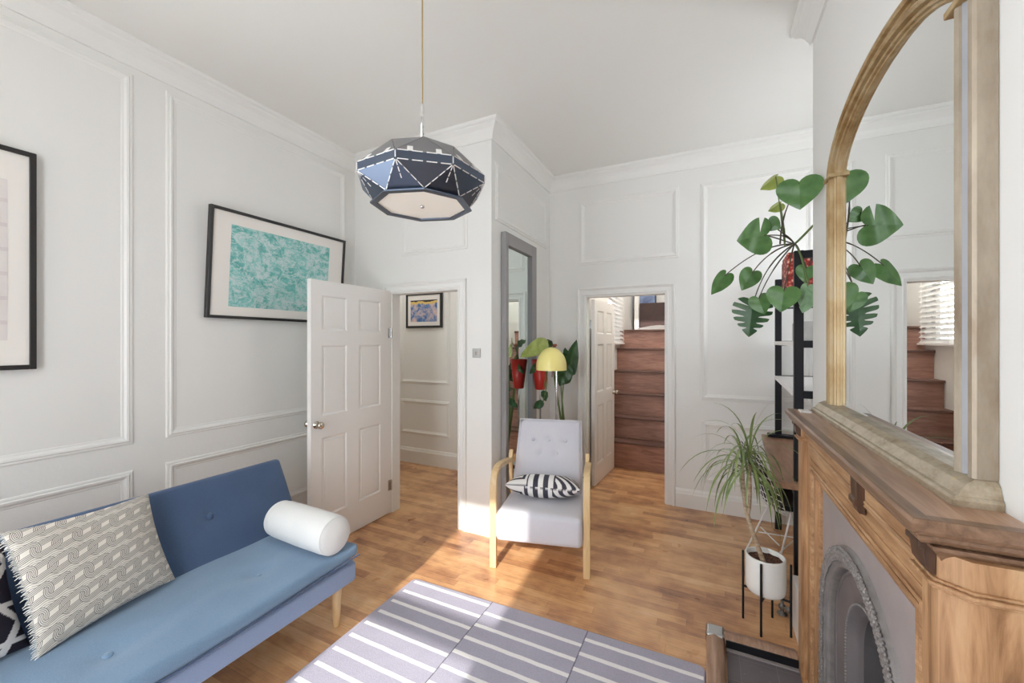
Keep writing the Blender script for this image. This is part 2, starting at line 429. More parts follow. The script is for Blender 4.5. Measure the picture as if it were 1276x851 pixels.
# ---- cornice, baseboards, panel mouldings
def run(path, prof, name, mat=None, closed=False, ends=True):
    """axis-aligned wall run, room on the right of travel; prof [(out, z)]"""
    P = [V((x, y, 0)) for x, y in path]; n = len(P); fr = []
    for i, p in enumerate(P):
        ns = []
        if i > 0 or closed: t = (p - P[i - 1]).normalized(); ns.append(V((t.y, -t.x, 0)))
        if i < n - 1 or closed: t = (P[(i + 1) % n] - p).normalized(); ns.append(V((t.y, -t.x, 0)))
        d = ns[0] if len(ns) == 1 or (ns[0] - ns[1]).length < 1e-6 else ns[0] + ns[1]
        fr.append((p, d, V((0, 0, 1))))
    return struct(name, MB().sweep(prof, fr, closed=closed), mat or M_trim)
room = [(LW, WY), (LW, DW), (PX, DW), (PX, BW), (RX, BW), (RX, BY1), (BX, BY1), (BX, BY0), (RX, BY0), (RX, WY)]
run(room, [(0, CE - .135), (.012, CE - .135), (.016, CE - .118), (.022, CE - .105), (.03, CE - .085), (.045, CE - .062), (.062, CE - .048), (.07, CE - .04), (.072, CE - .03), (.085, CE - .022), (.09, CE - .012), (.09, CE), (0, CE)], 'trim_1', closed=True)
SK = [(0, 0), (.02, 0), (.02, .125), (.016, .135), (.014, .15), (.006, .165), (0, .17)]
run([(LW, WY), (LW, DW), (OX0 - .075, DW)], SK, 'baseboard_left')
run([(OX1 + .075, DW), (PX, DW), (PX, BW), (SX0 - .085, BW)], SK, 'baseboard_alcove')
run([(SX1 + .085, BW), (RX, BW), (RX, BY1), (BX, BY1), (BX, 2.32)], SK, 'baseboard_back')
run([(-4.3, BW - .012), (PX - .1, BW - .012)], [(0, 0), (.02, 0), (.02, .15), (.012, .165), (.008, .18), (0, .19)], 'baseboard_hall', M_hall)

PM = [(0, 0), (.003, .006), (.010, .008), (.016, .007), (.022, .013), (.032, .011), (.042, .004), (.052, .0025), (.055, 0)]
tn = [1]
def frame_mold(a, b, z0, z1, plane, axis, sgn, prof=PM, mat=None, parent=None, name=None):
    """rectangular mitred moulding; a..b along the wall; axis 'y' for walls X=plane, 'x' for walls Y=plane; sgn = room side"""
    def P(u, z): return V((plane, u, z)) if axis == 'y' else V((u, plane, z))
    U = V((0, 1, 0)) if axis == 'y' else V((1, 0, 0)); Z = V((0, 0, 1)); N = V((sgn, 0, 0)) if axis == 'y' else V((0, sgn, 0))
    cs = [(a, z0, U + Z), (b, z0, -U + Z), (b, z1, -U - Z), (a, z1, U - Z)]
    m = MB().sweep(prof, [(P(u, z), d, N) for u, z, d in cs], closed=True)
    if parent is not None: return m.build(name, mat or M_trim, parent)
    tn[0] += 1
    return struct('trim_%d' % tn[0], m, mat or M_trim)
for y0, y1 in ((.03, 1.137), (1.293, 2.66)):
    frame_mold(y0, y1, .936, 3.075, LW, 'y', 1)
    frame_mold(y0, y1, .27, .785, LW, 'y', 1)
frame_mold(-2.43, -1.75, 2.28, 2.95, DW, 'x', -1)
frame_mold(-1.2, -.247, 2.312, 2.97, BW, 'x', -1)
frame_mold(-.065, .78, 1.0, 2.965, BW, 'x', -1)
frame_mold(-.05, .78, .255, .805, BW, 'x', -1)
frame_mold(-3.56, -2.80, 1.0, 2.4, BW - .012, 'x', -1, mat=M_hall)
frame_mold(-3.56, -2.80, .36, .80, BW - .012, 'x', -1, mat=M_hall)
frame_mold(-2.70, -1.75, 1.0, 2.4, BW - .012, 'x', -1, mat=M_hall)
frame_mold(2.83, 3.95, 2.5, 2.97, PX, 'y', 1)

AR = [(0, 0), (0, .012), (.014, .016), (.02, .012), (.05, .012), (.056, .02), (.07, .026), (.078, .022), (.08, 0)]
def architrave(x0, x1, zt, plane, sgn, nm, w=1., mat=None):
    Xv, Z, N = V((1, 0, 0)), V((0, 0, 1)), V((0, sgn, 0)); p = [(d * w, h) for d, h in AR]
    fr = [(V((x0, plane, 0)), -Xv, N), (V((x0, plane, zt)), -Xv + Z, N), (V((x1, plane, zt)), Xv + Z, N), (V((x1, plane, 0)), Xv, N)]
    return struct(nm, MB().sweep(p, fr), mat or M_trim)
architrave(OX0 + .0, OX1, OZ, DW, -1, 'trim_20', .95)
architrave(SX0, SX1, SZ, BW, -1, 'trim_21', 1.05)
# door linings / stops
def lining(x0, x1, zt, y0, y1, nm, t=.02):
    struct(nm, MB().box(x0, x0 + t, y0, y1, 0, zt - t).box(x1 - t, x1, y0, y1, 0, zt - t).box(x0, x1, y0, y1, zt - t, zt), M_trim)
lining(OX0, OX1, OZ, DW + .001, DW + .1, 'trim_22', .012); lining(SX0, SX1, SZ, BW + .001, BW + .12, 'trim_23', .012)

# ---- panelled doors
def door_leaf(nm, w, h, panels, M, knob=None, hinge_z=(), th=.04):
    """leaf in local x 0..w (hinge at 0), y -th..0, z 0..h; raised fields with moulded edges on both faces"""
    xs = sorted({0, w} | {p[0] for p in panels} | {p[1] for p in panels}); m = MB()
    # stiles and rails as one slab with recessed fields
    m.box(.002, w - .002, -th + .010, -.010, .002, h - .002)
    zs = sorted({0, h} | {p[2] for p in panels} | {p[3] for p in panels})
    def inside(a, b, c, d): return any(a >= p[0] - 1e-6 and b <= p[1] + 1e-6 and c >= p[2] - 1e-6 and d <= p[3] + 1e-6 for p in panels)
    for i in range(len(xs) - 1):
        for j in range(len(zs) - 1):
            if not inside(xs[i], xs[i + 1], zs[j], zs[j + 1]):
                m.box(xs[i], xs[i + 1], -th, 0, zs[j], zs[j + 1])
    o = struct(nm, m, M_door, M=M)
    f = MB()
    for x0, x1, z0, z1 in panels:
        for y, s in ((0, 1), (-th, -1)):
            U, Z, N = V((1, 0, 0)), V((0, 0, 1)), V((0, s, 0)); base = y - s * .010
            fr = [(V((x0, base, z0)), U + Z, N), (V((x1, base, z0)), -U + Z, N), (V((x1, base, z1)), -U - Z, N), (V((x0, base, z1)), U - Z, N)]
            f.sweep([(0, .0), (0, .010), (.008, .009), (.018, .001)], fr, closed=True)
            yy = (base, base + s * .005)
            f.box(x0 + .035, x1 - .035, min(yy), max(yy), z0 + .035, z1 - .035)
    f.build('panel_molding', M_door, o, M=M)
    if knob:
        kx, kz = knob
        for s, y in ((1, 0), (-1, -th)):
            R = Matrix.Rotation(-s * PI / 2, 3, 'X')
            k = MB().lathe([(0, 0), (.027, 0), (.027, .004), (.013, .007), (.011, .03), (.019, .036), (.0255, .046), (.026, .054), (.02, .063), (.0, .066)], (kx, y, kz), 20, M=R)
            k.build('door_handle', M_nickel, o, M=M)
    for z in hinge_z:
        MB().tube([(.0, .008, z), (.0, .008, z + .09)], .007, 8).box(-.002, .03, .0, .003, z, z + .09).build('hinge', M_steel, o, M=M)
    return o
pans = [(.115, .365, 1.60, 1.87), (.475, .715, 1.60, 1.87), (.115, .365, .97, 1.50), (.475, .715, .97, 1.50), (.115, .365, .22, .82), (.475, .715, .22, .82)]
# hall door, open at a right angle into the room (local +x runs toward the camera)
Mh = Matrix.Translation((-2.55, 2.755, .008)) @ Matrix.Rotation(-PI / 2, 4, 'Z')
door_leaf('door_1', .80, 1.972, pans, Mh, knob=(.757, .918), hinge_z=(.2, 1.55))
a = math.atan2(.75, .05)
Ms = Matrix.Translation((-1.112, 4.185, .008)) @ Matrix.Rotation(math.radians(86), 4, 'Z')
pans2 = [(.09, .325, 1.60, 1.86), (.42, .645, 1.60, 1.86), (.09, .325, .97, 1.50), (.42, .645, .97, 1.50), (.09, .325, .2, .84), (.42, .645, .2, .84)]
door_leaf('door_2', .735, 1.965, pans2, Ms, knob=(.68, .92), hinge_z=(.2, 1.66), th=.038)

# ================================================================== STAIRWELL behind the second door
SW0, SW1, SE = -1.16, -.16, 7.3
struct('wall_stair_left', wall_mb([(SW0 - .12, SW0, BW + .12, 5.2, 0, 3.5), (SW0 - .12, SW0, 5.95, SE, 0, 3.5), (SW0 - .12, SW0, 5.2, 5.95, 0, 1.5), (SW0 - .12, SW0, 5.2, 5.95, 2.75, 3.5)]), M_wall)
struct('wall_stair_right', wall_mb([(SW1, SW1 + .1, BW + .12, SE, 0, 3.5)]), M_wall)
struct('wall_stair_end', wall_mb([(SW0 - .12, SW1 + .1, SE, SE + .1, 0, 3.5)]), M_wall)
struct('ceiling_stair', wall_mb([(SW0 - .12, SW1 + .1, BW + .12, SE + .1, 3.5, 3.6)]), M_ceil)
st = thing('staircase', 'steep boxed staircase of worn reddish boards seen through the open doorway', 'staircase', (-.66, 5.0, 0))
zs = [.325, .588, .862, 1.141, 1.438, 1.70]
for i, z in enumerate(zs):
    Y = 4.965 + .2 * i; z0 = 0 if i == 0 else zs[i - 1]
    MB().box(SW0 + .002, SW1 - .002, Y, Y + .02, z0, z - .026).build('riser', M_stair, st)
    d = .2 if i < 5 else SE - Y
    MB().box(SW0 + .002, SW1 - .002, Y - .034, Y + d - .003, z - .026, z).build('tread', M_tread, st, bevel=.006)
# window with white venetian blind on the left stair wall
wf = MB()
for y0, y1, z0, z1 in ((5.2, 5.25, 1.5, 2.75), (5.9, 5.95, 1.5, 2.75), (5.25, 5.9, 1.5, 1.55), (5.25, 5.9, 2.7, 2.75), (5.25, 5.9, 2.1, 2.14)): wf.box(SW0 - .1, SW0 - .06, y0, y1, z0, z1)
struct('window_3', wf, M_trim)
bl = thing('venetian_blind', 'white venetian blind at the window on the left stair wall', 'blind', (SW0 + .03, 5.57, 2.72))
s = MB(); n = 21
for i in range(n):
    z = 1.535 + i * .055
    s.box(-.026, .026, -.37, .37, -.0012, .0012, M=Matrix.Translation((SW0 + .045, 5.575, z)) @ Matrix.Rotation(math.radians(50), 4, 'Y'))
s.build('slat', M_white, bl)
MB().box(SW0 + .005, SW0 + .07, 5.19, 5.96, 2.68, 2.74).build('head_rail', M_white, bl, bevel=.004)
MB().box(SW0 + .02, SW0 + .07, 5.19, 5.96, 1.49, 1.512).build('bottom_rail', M_white, bl, bevel=.004)
ld = MB()
for y in (5.3, 5.85): ld.tube([(SW0 + .073, y, 1.5), (SW0 + .073, y, 2.7)], .0025, 6)
ld.build('ladder_cord', M_white, bl)
struct('added_sky_blocker', MB().box(-2.3, -2.15, 4.3, 7.2, -1, 5), Mat('sky_blocker_brick', rgb(96, 88, 84), .9))  # wall added outside to cut sky light through the stair window
# landing: dark cupboard board, white post, dark poster, fleece rug
cb = MB().box(-1.02, SW1, 6.9, 6.96, 1.70, 2.16)
o = cb.build('low_cupboard_door', M_ply, bevel=.004); tag(o, 'dark brown board door across the top of the stairs', 'cupboard door')
MB().sphere((-.5, 6.893, 1.98), .012).build('knob', M_steel, o)
tag(MB().box(-1.10, -1.03, 6.86, 6.96, 1.70, 3.4).build('newel_post', M_trim, bevel=.006), 'white upright post beside the dark board at the stair top', 'post')
pm = Mat('dark_moody_print', rough=.5); nn = pm.noise(pm.coord(), 5, 4, .6, .6); zz = pm.xyz()[2]
pm.set('Base Color', pm.ramp(nn * .5 + (zz - 1.75) * .8, [(.12, rgb(24, 18, 24)), (.38, rgb(52, 44, 58)), (.52, rgb(84, 96, 136)), (.7, rgb(150, 170, 206))]))
po = thing('dark_poster', 'tall dark poster with a cold blue sky leaning at the stair top', 'poster', (-1.2, 7.2, 1.7))
MB().box(-1.14, -.815, 7.20, 7.215, 1.72, 2.61).build('print', pm, po)
f = MB(); 
for x0, x1, z0, z1 in ((-1.16, -1.14, 1.7, 2.63), (-.815, -.795, 1.7, 2.63), (-1.14, -.815, 1.7, 1.72), (-1.14, -.815, 2.61, 2.63)): f.box(x0, x1, 7.185, 7.22, z0, z1)
f.build('frame', M_frameblk, po)
fl = Mat('grey_fleece', rgb(196, 192, 190), .95); fl.bump(fl.noise(fl.coord(), 120, 4, .7), 1., .02)
def heap(u, v):
    x = -.98 + .78 * u; y = 6.08 + .5 * v
    h = .07 * (math.sin(PI * u) ** .5) * (math.sin(PI * v) ** .6) * (1 + .25 * mnoise.noise(V((x * 9, y * 9, 2))))
    return (x, y, 1.702 + h)
tag(MB().grid(heap, 40, 28).grid(lambda u, v: (-.98 + .78 * u, 6.08 + .5 * v, 1.701), 2, 2).build('fleece_blanket', fl), 'crumpled pale grey fleece lying on the top stair', 'blanket')

# ================================================================== small wall things
sw = thing('light_switch', 'brushed steel light switch on the white wall beside the hall doorway', 'light switch', (-1.665, DW - .004, 1.437))
MB().box(-1.702, -1.628, DW - .008, DW, 1.40, 1.474).build('plate', M_satin, sw, bevel=.003)
MB().box(-1.672, -1.658, DW - .014, DW - .006, 1.425, 1.449).build('rocker', M_nickel, sw, bevel=.002)

def picture(name, label, origin, U, N, Z, w, h, mat_print, mx0, mx1, mz0, mz1, fw=.022, depth=.03):
    """origin = lower-left back corner; U across, Z up, N out"""
    U, N, Z = V(U).normalized(), V(N).normalized(), V(Z).normalized(); O = V(origin)
    M = Matrix((( U.x, N.x, Z.x, O.x), (U.y, N.y, Z.y, O.y), (U.z, N.z, Z.z, O.z), (0, 0, 0, 1)))
    t = thing(name, label, 'picture', O)
    f = MB()
    for x0, x1, z0, z1 in ((0, fw, 0, h), (w - fw, w, 0, h), (fw, w - fw, 0, fw), (fw, w - fw, h - fw, h)): f.box(x0, x1, 0, depth, z0, z1)
    f.build('frame', M_frameblk, t, M=M, bevel=.002, bseg=1)
    MB().box(fw, w - fw, .002, depth - .012, fw, h - fw).build('mount', M_paperw, t, M=M)
    pr = MB().box(mx0, mx1, depth - .0115, depth - .0105, mz0, mz1).build('print', mat_print, t, M=M)
    return t
sea = Mat('sea_photograph', rough=.35)
v = sea.coord(scale=(1, 1, 1.25))
d1 = sea.noise(v, 4.2, 6, .66, 1.4); d2 = sea.noise(v, 15, 6, .72, .8); d3 = sea.noise(v, 7.5, 5, .62, 2.2)
foam = ((d1 - .5).abs().step(.06, .0) * d2.step(.40, .56)).max((d3 - .5).abs().step(.045, .0) * d2.step(.36, .5)).max(d1.step(.52, .66) * d2.step(.44, .58) * .85)
base = sea.ramp(d2 * .5 + d1 * .5, [(.32, rgb(66, 140, 140)), (.47, rgb(108, 184, 178)), (.62, rgb(146, 208, 202))])
sea.set('Base Color', sea.mix(foam, base, rgb(206, 216, 216)))
# leans forward at the top
dirZ = V((.055, 0, .74)).normalized()
picture('sea_print_picture', 'landscape picture of turquoise foaming sea in a thin black frame', (-2.995, 1.497, 1.69), (0, 1, 0), V((0, 1, 0)).cross(dirZ), dirZ, 1.083, .742, sea, .135, .925, .085, .645, .02, .035)
pale = Mat('pale_blush_print', rough=.6); py = pale.xyz()
rows = (py[2] / .115).frac(); bl_ = pale.noise(pale.coord(), 16, 4)
pale.set('Base Color', pale.mix((rows.lt(.16) * .5 + bl_ * .5).clamp(), rgb(226, 220, 216), rgb(206, 196, 196)))
picture('pale_print_picture', 'tall pale print in a black frame above the sofa cushions', (-2.998, .03, 1.395), (0, 1, 0), (1, 0, 0), (0, 0, 1), .725, 1.055, pale, .10, .635, .14, .90, .022, .035)
beach = Mat('blue_beach_print', rough=.5); b_ = beach.xyz(); w1 = beach.noise(beach.coord(), 6, 4, .6, 1.); w2 = beach.noise(beach.coord(), 18, 3, .6, .5)
c0 = beach.ramp(w1 * .55 + w2 * .45, [(.36, rgb(40, 84, 140)), (.46, rgb(96, 128, 176)), (.55, rgb(190, 176, 180)), (.66, rgb(226, 190, 176))])
band = (b_[2] + (w1 - .5) * .06).gt(2.0); strip = (b_[2] + (w1 - .5) * .05).gt(2.03)
c0 = beach.mix(band, c0, rgb(222, 190, 110)); c0 = beach.mix(strip, c0, rgb(46, 38, 34)); beach.set('Base Color', c0)
picture('beach_print_picture', 'small blue and sand coloured print in a black frame on the hall wall', (-3.455, BW - .014, 1.70), (1, 0, 0), (0, -1, 0), (0, 0, 1), .55, .435, beach, .07, .48, .075, .345, .026, .03)
# ================================================================== SOFA
def soft_block(x0, x1, y0, y1, z0, z1, r, nx=24, ny=40, fn=None, M=None):
    """rounded, slightly puffed upholstery block as one closed surface; fn(x,y,z)->z offset of the top"""
    bm = bmesh.new(); bmesh.ops.create_cube(bm, size=1)
    bmesh.ops.scale(bm, vec=(x1 - x0, y1 - y0, z1 - z0), verts=bm.verts)
    bmesh.ops.translate(bm, vec=((x0 + x1) / 2, (y0 + y1) / 2, (z0 + z1) / 2), verts=bm.verts)
    bmesh.ops.bevel(bm, geom=bm.edges[:], offset=r, segments=4, profile=.5, affect='EDGES')
    for i in range(1, nx):
        x = x0 + r + (x1 - x0 - 2 * r) * i / nx
        g = bm.verts[:] + bm.edges[:] + bm.faces[:]; bmesh.ops.bisect_plane(bm, geom=g, plane_co=(x, 0, 0), plane_no=(1, 0, 0))
    for i in range(1, ny):
        y = y0 + r + (y1 - y0 - 2 * r) * i / ny
        g = bm.verts[:] + bm.edges[:] + bm.faces[:]; bmesh.ops.bisect_plane(bm, geom=g, plane_co=(0, y, 0), plane_no=(0, 1, 0))
    m = MB(); bm.verts.index_update(); vs = []
    for v in bm.verts:
        p = v.co.copy()
        if fn: p = fn(p)
        vs.append(M @ p if M is not None else p)
    m.add(vs, [[v.index for v in f.verts] for f in bm.faces], 0, True); bm.free(); return m

sofa = thing('sofa', 'blue fabric sofa with tapered wooden legs along the panelled wall', 'sofa', (-2.1, .66, 0))
SY0, SY1 = -.28, 1.60
BTN = [(-1.93, 1.20), (-1.93, .66), (-1.93, .12)]
def seat_fn(p):
    t = max(0., min(1., (p.z - .36) / .06)); q = p.copy()
    # sags at the middle of the front edge, lifts off the base at the far corner
    e = max(0., (p.x + 1.95) / .25)
    q.z += .018 * e * max(0, (p.y - .75) / .85) ** 1.5 - .010 * e * math.exp(-((p.y - .85) / .35) ** 2)
    q.z += t * .006 * mnoise.noise(V((p.x * 5, p.y * 4, 1)))
    for bx, by in BTN: q.z -= t * .020 * math.exp(-((p.x - bx) ** 2 + (p.y - by) ** 2) / .0028)
    q.z += t * (.007 * math.sin((p.x + 2.3) / .6 * PI))
    q.z -= t * .005 * math.exp(-((p.x + p.y * .25 + 1.72) / .03) ** 2) * math.exp(-((p.y - .8) / .25) ** 2)
    return q
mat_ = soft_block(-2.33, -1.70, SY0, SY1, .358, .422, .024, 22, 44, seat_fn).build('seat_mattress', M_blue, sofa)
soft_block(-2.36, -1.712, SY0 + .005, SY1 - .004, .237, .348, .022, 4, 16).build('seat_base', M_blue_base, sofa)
for bx, by in BTN:
    MB().lathe([(0, .0), (.017, 0), (.019, .004), (.012, .010), (0, .012)], (bx, by, .404), 16).build('seat_button', M_blue, mat_)
pipe = [V((-1.703, SY0 + (SY1 - SY0) * i / 40, 0)) for i in range(41)]
MB().tube([V((-1.701, p.y, .361 + .016 * max(0, (p.y - .75) / .85) ** 1.5 - .008 * math.exp(-((p.y - .85) / .35) ** 2))) for p in pipe], .0045, 6).build('seat_piping', M_blue_dark, sofa)
# back: leaning block, front face from (-2.245,.42) up to (-2.43,.80)
ang = math.atan2(.185, .38)
Mb = Matrix.Translation((-2.245, 0, .42)) @ Matrix.Rotation(-ang, 4, 'Y')
LB = math.hypot(.185, .38)
BB = [(.22, 1.20), (.22, .66), (.22, .12)]
def back_fn(p):
    q = p.copy(); f = max(0., min(1., (p.x + .12) / .12))
    q.x += f * .008 * math.sin(PI * max(0, min(1, (p.z + .1) / (LB + .1))))
    for bz, by in BB: q.x -= f * .02 * math.exp(-((p.z - bz) ** 2 + (p.y - by) ** 2) / .0022)
    return q
# extra rows up the back so the buttons dimple it
def back_block():
    bm = bmesh.new(); bmesh.ops.create_cube(bm, size=1); bmesh.ops.scale(bm, vec=(.115, 1.645 - SY0, LB + .13), verts=bm.verts)
    bmesh.ops.translate(bm, vec=(-.0575, (1.645 + SY0) / 2, (LB - .13) / 2), verts=bm.verts)
    bmesh.ops.bevel(bm, geom=bm.edges[:], offset=.026, segments=4, profile=.5, affect='EDGES')
    for i in range(1, 50):
        g = bm.verts[:] + bm.edges[:] + bm.faces[:]; bmesh.ops.bisect_plane(bm, geom=g, plane_co=(0, SY0 + .03 + (1.59 - SY0) * i / 50, 0), plane_no=(0, 1, 0))
    for i in range(1, 16):
        g = bm.verts[:] + bm.edges[:] + bm.faces[:]; bmesh.ops.bisect_plane(bm, geom=g, plane_co=(0, 0, -.1 + (LB + .07) * i / 16), plane_no=(0, 0, 1))
    m = MB(); bm.verts.index_update()
    m.add([Mb @ back_fn(v.co) for v in bm.verts], [[v.index for v in f.verts] for f in bm.faces], 0, True); bm.free(); return m
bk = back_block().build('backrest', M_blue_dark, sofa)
for bz, by in BB:
    R = (Mb.to_3x3() @ Matrix.Rotation(PI / 2, 3, 'Y'))
    MB().lathe([(0, 0), (.017, 0), (.019, .004), (.012, .010), (0, .012)], Mb @ V((-.008, by, bz)), 16, M=R).build('back_button', M_blue_dark, bk)
for x, y in ((-1.80, 1.535), (-2.30, 1.50), (-1.80, -.2), (-2.30, -.2)):
    MB().lathe([(0, 0), (.015, 0), (.017, .004), (.029, .225), (.029, .24), (0, .24)], (x, y, 0), 20).build('leg', M_beech, sofa)

# ---- cushions
def pillow(name, label, cat, corners, thick, nu, nv, fn, N, fringe=None, group=None, crease=0., sag=0., back=None):
    """corners BL BR TR TL (world); fn(u,v)->linear colour of the front"""
    BL, BR, TR, TL = map(V, corners); N = V(N).normalized()
    def P(u, v, s):
        e = (max(0, 4 * u * (1 - u)) ** .42) * (max(0, 4 * v * (1 - v)) ** .42)
        pin = .035 * (4 * v * (1 - v)); u2 = u + pin * (1 - 2 * u) * 1.0 * (abs(1 - 2 * u) ** 2)
        pin = .035 * (4 * u * (1 - u)); v2 = v + pin * (1 - 2 * v) * (abs(1 - 2 * v) ** 2)
        b = BL * (1 - u2) * (1 - v2) + BR * u2 * (1 - v2) + TR * u2 * v2 + TL * (1 - u2) * v2
        w = .10 * mnoise.noise(V((u * 3.1, v * 3.3, 4 + s))) + crease * math.sin(v * 9 + u * 4) * .1
        return b + N * (s * thick * .5 * e * (1 + w)) - V((0, 0, sag * e))
    m = MB(); m.grid(lambda u, v: P(u, v, 1), nu, nv); kb = 1 if back else 6; m.grid(lambda u, v: P(u, v, -1), nu // kb, nv // kb)
    o = m.build(name, M_dyed, None)
    n1 = (nu + 1) * (nv + 1); n2 = nu // kb + 1
    def colr(i, co):
        if i < n1: return fn((i % (nu + 1)) / nu, (i // (nu + 1)) / nv)
        j = i - n1; return (back or fn)((j % n2) / (n2 - 1), (j // n2) / (nv // kb))
    vcolor(o, colr); tag(o, label, cat, group)
    if fringe:
        f = MB()
        for side in (0,):
            for k in range(90):
                v = (k + .5) / 90; p = P(side, v, 1); d = (BL - BR if side == 0 else BR - BL).normalized()
                q = p + d * rnd.uniform(.010, .02) + V((rnd.uniform(-.004, .004), rnd.uniform(-.004, .004), rnd.uniform(-.008, .004)))
                f.tube([p, (p + q) / 2 + V((0, 0, .002)), q], [.0022, .002, .001], 5)
        f.build('fringe', M_bolster, o)
    return o
CREAM, INK = rgb(226, 220, 210), rgb(62, 60, 62)
def mixc(a, b, t): return tuple(a[i] * (1 - t) + b[i] * t for i in range(4))
def chain(u, v):
    # cm on the cloth: rows of interlinked ovals, every link three strands wide, rows running slightly uphill
    x, y = u * 50, v * 42
    y2 = y - x * .07
    per, row = 6.6, 7.2
    r = math.floor(y2 / row); yy = y2 - r * row - row / 2; xx = x + (r % 2) * per * .5 + 40
    ca, sa = math.cos(.2), math.sin(.2); k = math.floor(xx / per); hits = []
    for j in (-2, -1, 0, 1, 2):
        cx = (k + j + .5) * per; dx, dy = xx - cx, yy
        px_, py_ = dx * ca + dy * sa, -dx * sa + dy * ca
        d = math.hypot(max(0., abs(px_) - 2.6), py_) - 2.5
        if -1.66 < d < .14: hits.append((k + j, d, py_))
    if hits:
        # over and under: the strand on the upper side belongs to the left link
        hits.sort(key=lambda h: h[0]); h = hits[0] if (len(hits) < 2 or (yy > 0) == (hits[0][0] % 2 == 0)) else hits[1]
        ink = max(1 - min(1., abs(h[1] - l) / .17) ** 2 for l in (.0, -.52, -1.04, -1.56)); return mixc(CREAM, INK, ink * .92)
    ink = 0.
    yr = abs(yy) - row / 2
    for l in (-1.0, -.35): ink = max(ink, 1 - min(1., abs(yr - l - .3 * math.sin(xx / per * 2 * PI)) / .16) ** 2)
    return mixc(CREAM, INK, ink * .7)
pillow('scatter_cushion', 'cream scatter cushion with black interlinked chain pattern and one fringed side', 'cushion',
       [(-2.085, .535, .434), (-2.20, .985, .44), (-2.372, .955, .815), (-2.275, .495, .845)], .12, 420, 350, chain, (.9, -.12, .42), fringe=True, group='cushions on the sofa', crease=.4)
def lattice(u, v):
    x, y = u * 6, v * 6
    a = abs((x + y * .62) % 2 - 1); b = abs((x - y * .62) % 2 - 1); c = abs((y * 1.24 + .5) % 2.48 - 1.24)
    t = min(a, b); w = 1 if t < .17 or c < .13 else 0
    return rgb(226, 222, 220) if w else rgb(46, 42, 52)
pillow('scatter_cushion', 'dark charcoal cushion with a white crossed band pattern at the left edge of the photo', 'cushion',
       [(-2.13, .10, .434), (-2.20, .545, .434), (-2.31, .51, .80), (-2.27, .06, .82)], .12, 120, 120, lattice, (.9, -.05, .42), group='cushions on the sofa')
# bolster, lies across the far end of the seat
bp0, bp1 = V((-2.19, 1.475, .532)), V((-1.705, 1.455, .536)); ax = (bp1 - bp0); L = ax.length
Rb = ax.to_track_quat('Z', 'Y').to_matrix()
bo = tag(MB().lathe([(0, -.004), (.06, 0), (.083, .006), (.094, .02), (.098, .06), (.1, L / 2), (.098, L - .06), (.095, L - .02), (.086, L - .006), (.06, L + .004), (0, L + .008)], bp0, 40, M=Rb).build('bolster_cushion', M_bolster), 'white cotton bolster lying on the far end of the blue sofa', 'cushion')
for z in (.014, L - .014): MB().tube([bp0 + Rb @ V((.0905 * math.cos(t * PI / 20), .0905 * math.sin(t * PI / 20), z)) for t in range(41)], .0035, 6).build('piping', M_bolster, bo)

# ================================================================== RUG
def rug_outline():
    pts = []; x0, x1, y0, y1, r = -1.695, -.012, -.35, 2.062, .035
    for cx, cy, a0 in ((x1 - r, y1 - r, 0), (x0 + r, y1 - r, 90), (x0 + r, y0 + r, 180), (x1 - r, y0 + r, 270)):
        for k in range(7):
            a = math.radians(a0 + 15 * k); pts.append((cx + r * math.cos(a), cy + r * math.sin(a) + (.022 * (cx + r * math.cos(a) + 1.0) if cy > 1 else 0), .0))
    return pts
tag(MB().prism(rug_outline(), (0, 0, .016)).build('rug', M_rug, bevel=.006), 'mauve grey wool rug with staggered cream stripes on the wooden floor', 'rug')

# ================================================================== ARMCHAIR
AC = (-1.011, 2.481, 0); AR_ = math.radians(13.9)
Ma = Matrix.Translation(AC) @ Matrix.Rotation(AR_, 4, 'Z')
arm = thing('armchair', 'grey upholstered armchair with bent pale wood arms near the doorways', 'armchair', AC, AR_)
def ac(mb, name, mat, **k): return mb.build(name, mat, arm, M=Ma, **k)
def seat2(p):
    q = p.copy(); q.z += .012 * math.sin(PI * (p.x + .28) / .56) * (1 if p.z > .3 else 0) - .03 * max(0, (p.y + .02) / .55) * 1.0; return q
ac(soft_block(-.288, .288, -.055, .50, .20, .392, .035, 14, 14, seat2), 'seat_cushion', M_grey)
def bent(pts, w, t, xoff, closed=False):
    """flat section swept along a (y,z) path at x = xoff"""
    m = MB(); P = [V((xoff, y, z)) for y, z in pts]; fr = []
    for i, p in enumerate(P):
        tg = (P[min(i + 1, len(P) - 1)] - P[max(i - 1, 0)]).normalized(); nn = V((1, 0, 0)).cross(tg)
        fr.append((p, V((1, 0, 0)), nn))
    return m.sweep([(-w / 2, -t / 2), (w / 2, -t / 2), (w / 2, t / 2), (-w / 2, t / 2)], fr, pclosed=True)
def catmull(pts, n=8):
    out = []; P = [pts[0]] + list(pts) + [pts[-1]]
    for i in range(1, len(P) - 2):
        for k in range(n):
            t = k / n; a, b, c, d = P[i - 1], P[i], P[i + 1], P[i + 2]
            out.append(tuple(.5 * ((2 * b[j]) + (-a[j] + c[j]) * t + (2 * a[j] - 5 * b[j] + 4 * c[j] - d[j]) * t * t + (-a[j] + 3 * b[j] - 3 * c[j] + d[j]) * t ** 3) for j in range(len(b))))
    return out + [tuple(pts[-1])]
for sx in (-1, 1):
    x = sx * .312
    path = catmull([(.50, .585), (.36, .610), (.20, .636), (.10, .640), (.04, .618), (.010, .565), (.0, .49)], 6) + [(.0, .3), (-.004, .0)]
    ac(bent(path, .046, .034, x), 'arm', M_beech, bevel=.006)
    ac(bent(catmull([(.655, .0), (.60, .20), (.53, .46), (.512, .585), (.54, .655)], 6), .030, .030, x * .97), 'rear_leg', M_beech, bevel=.005)
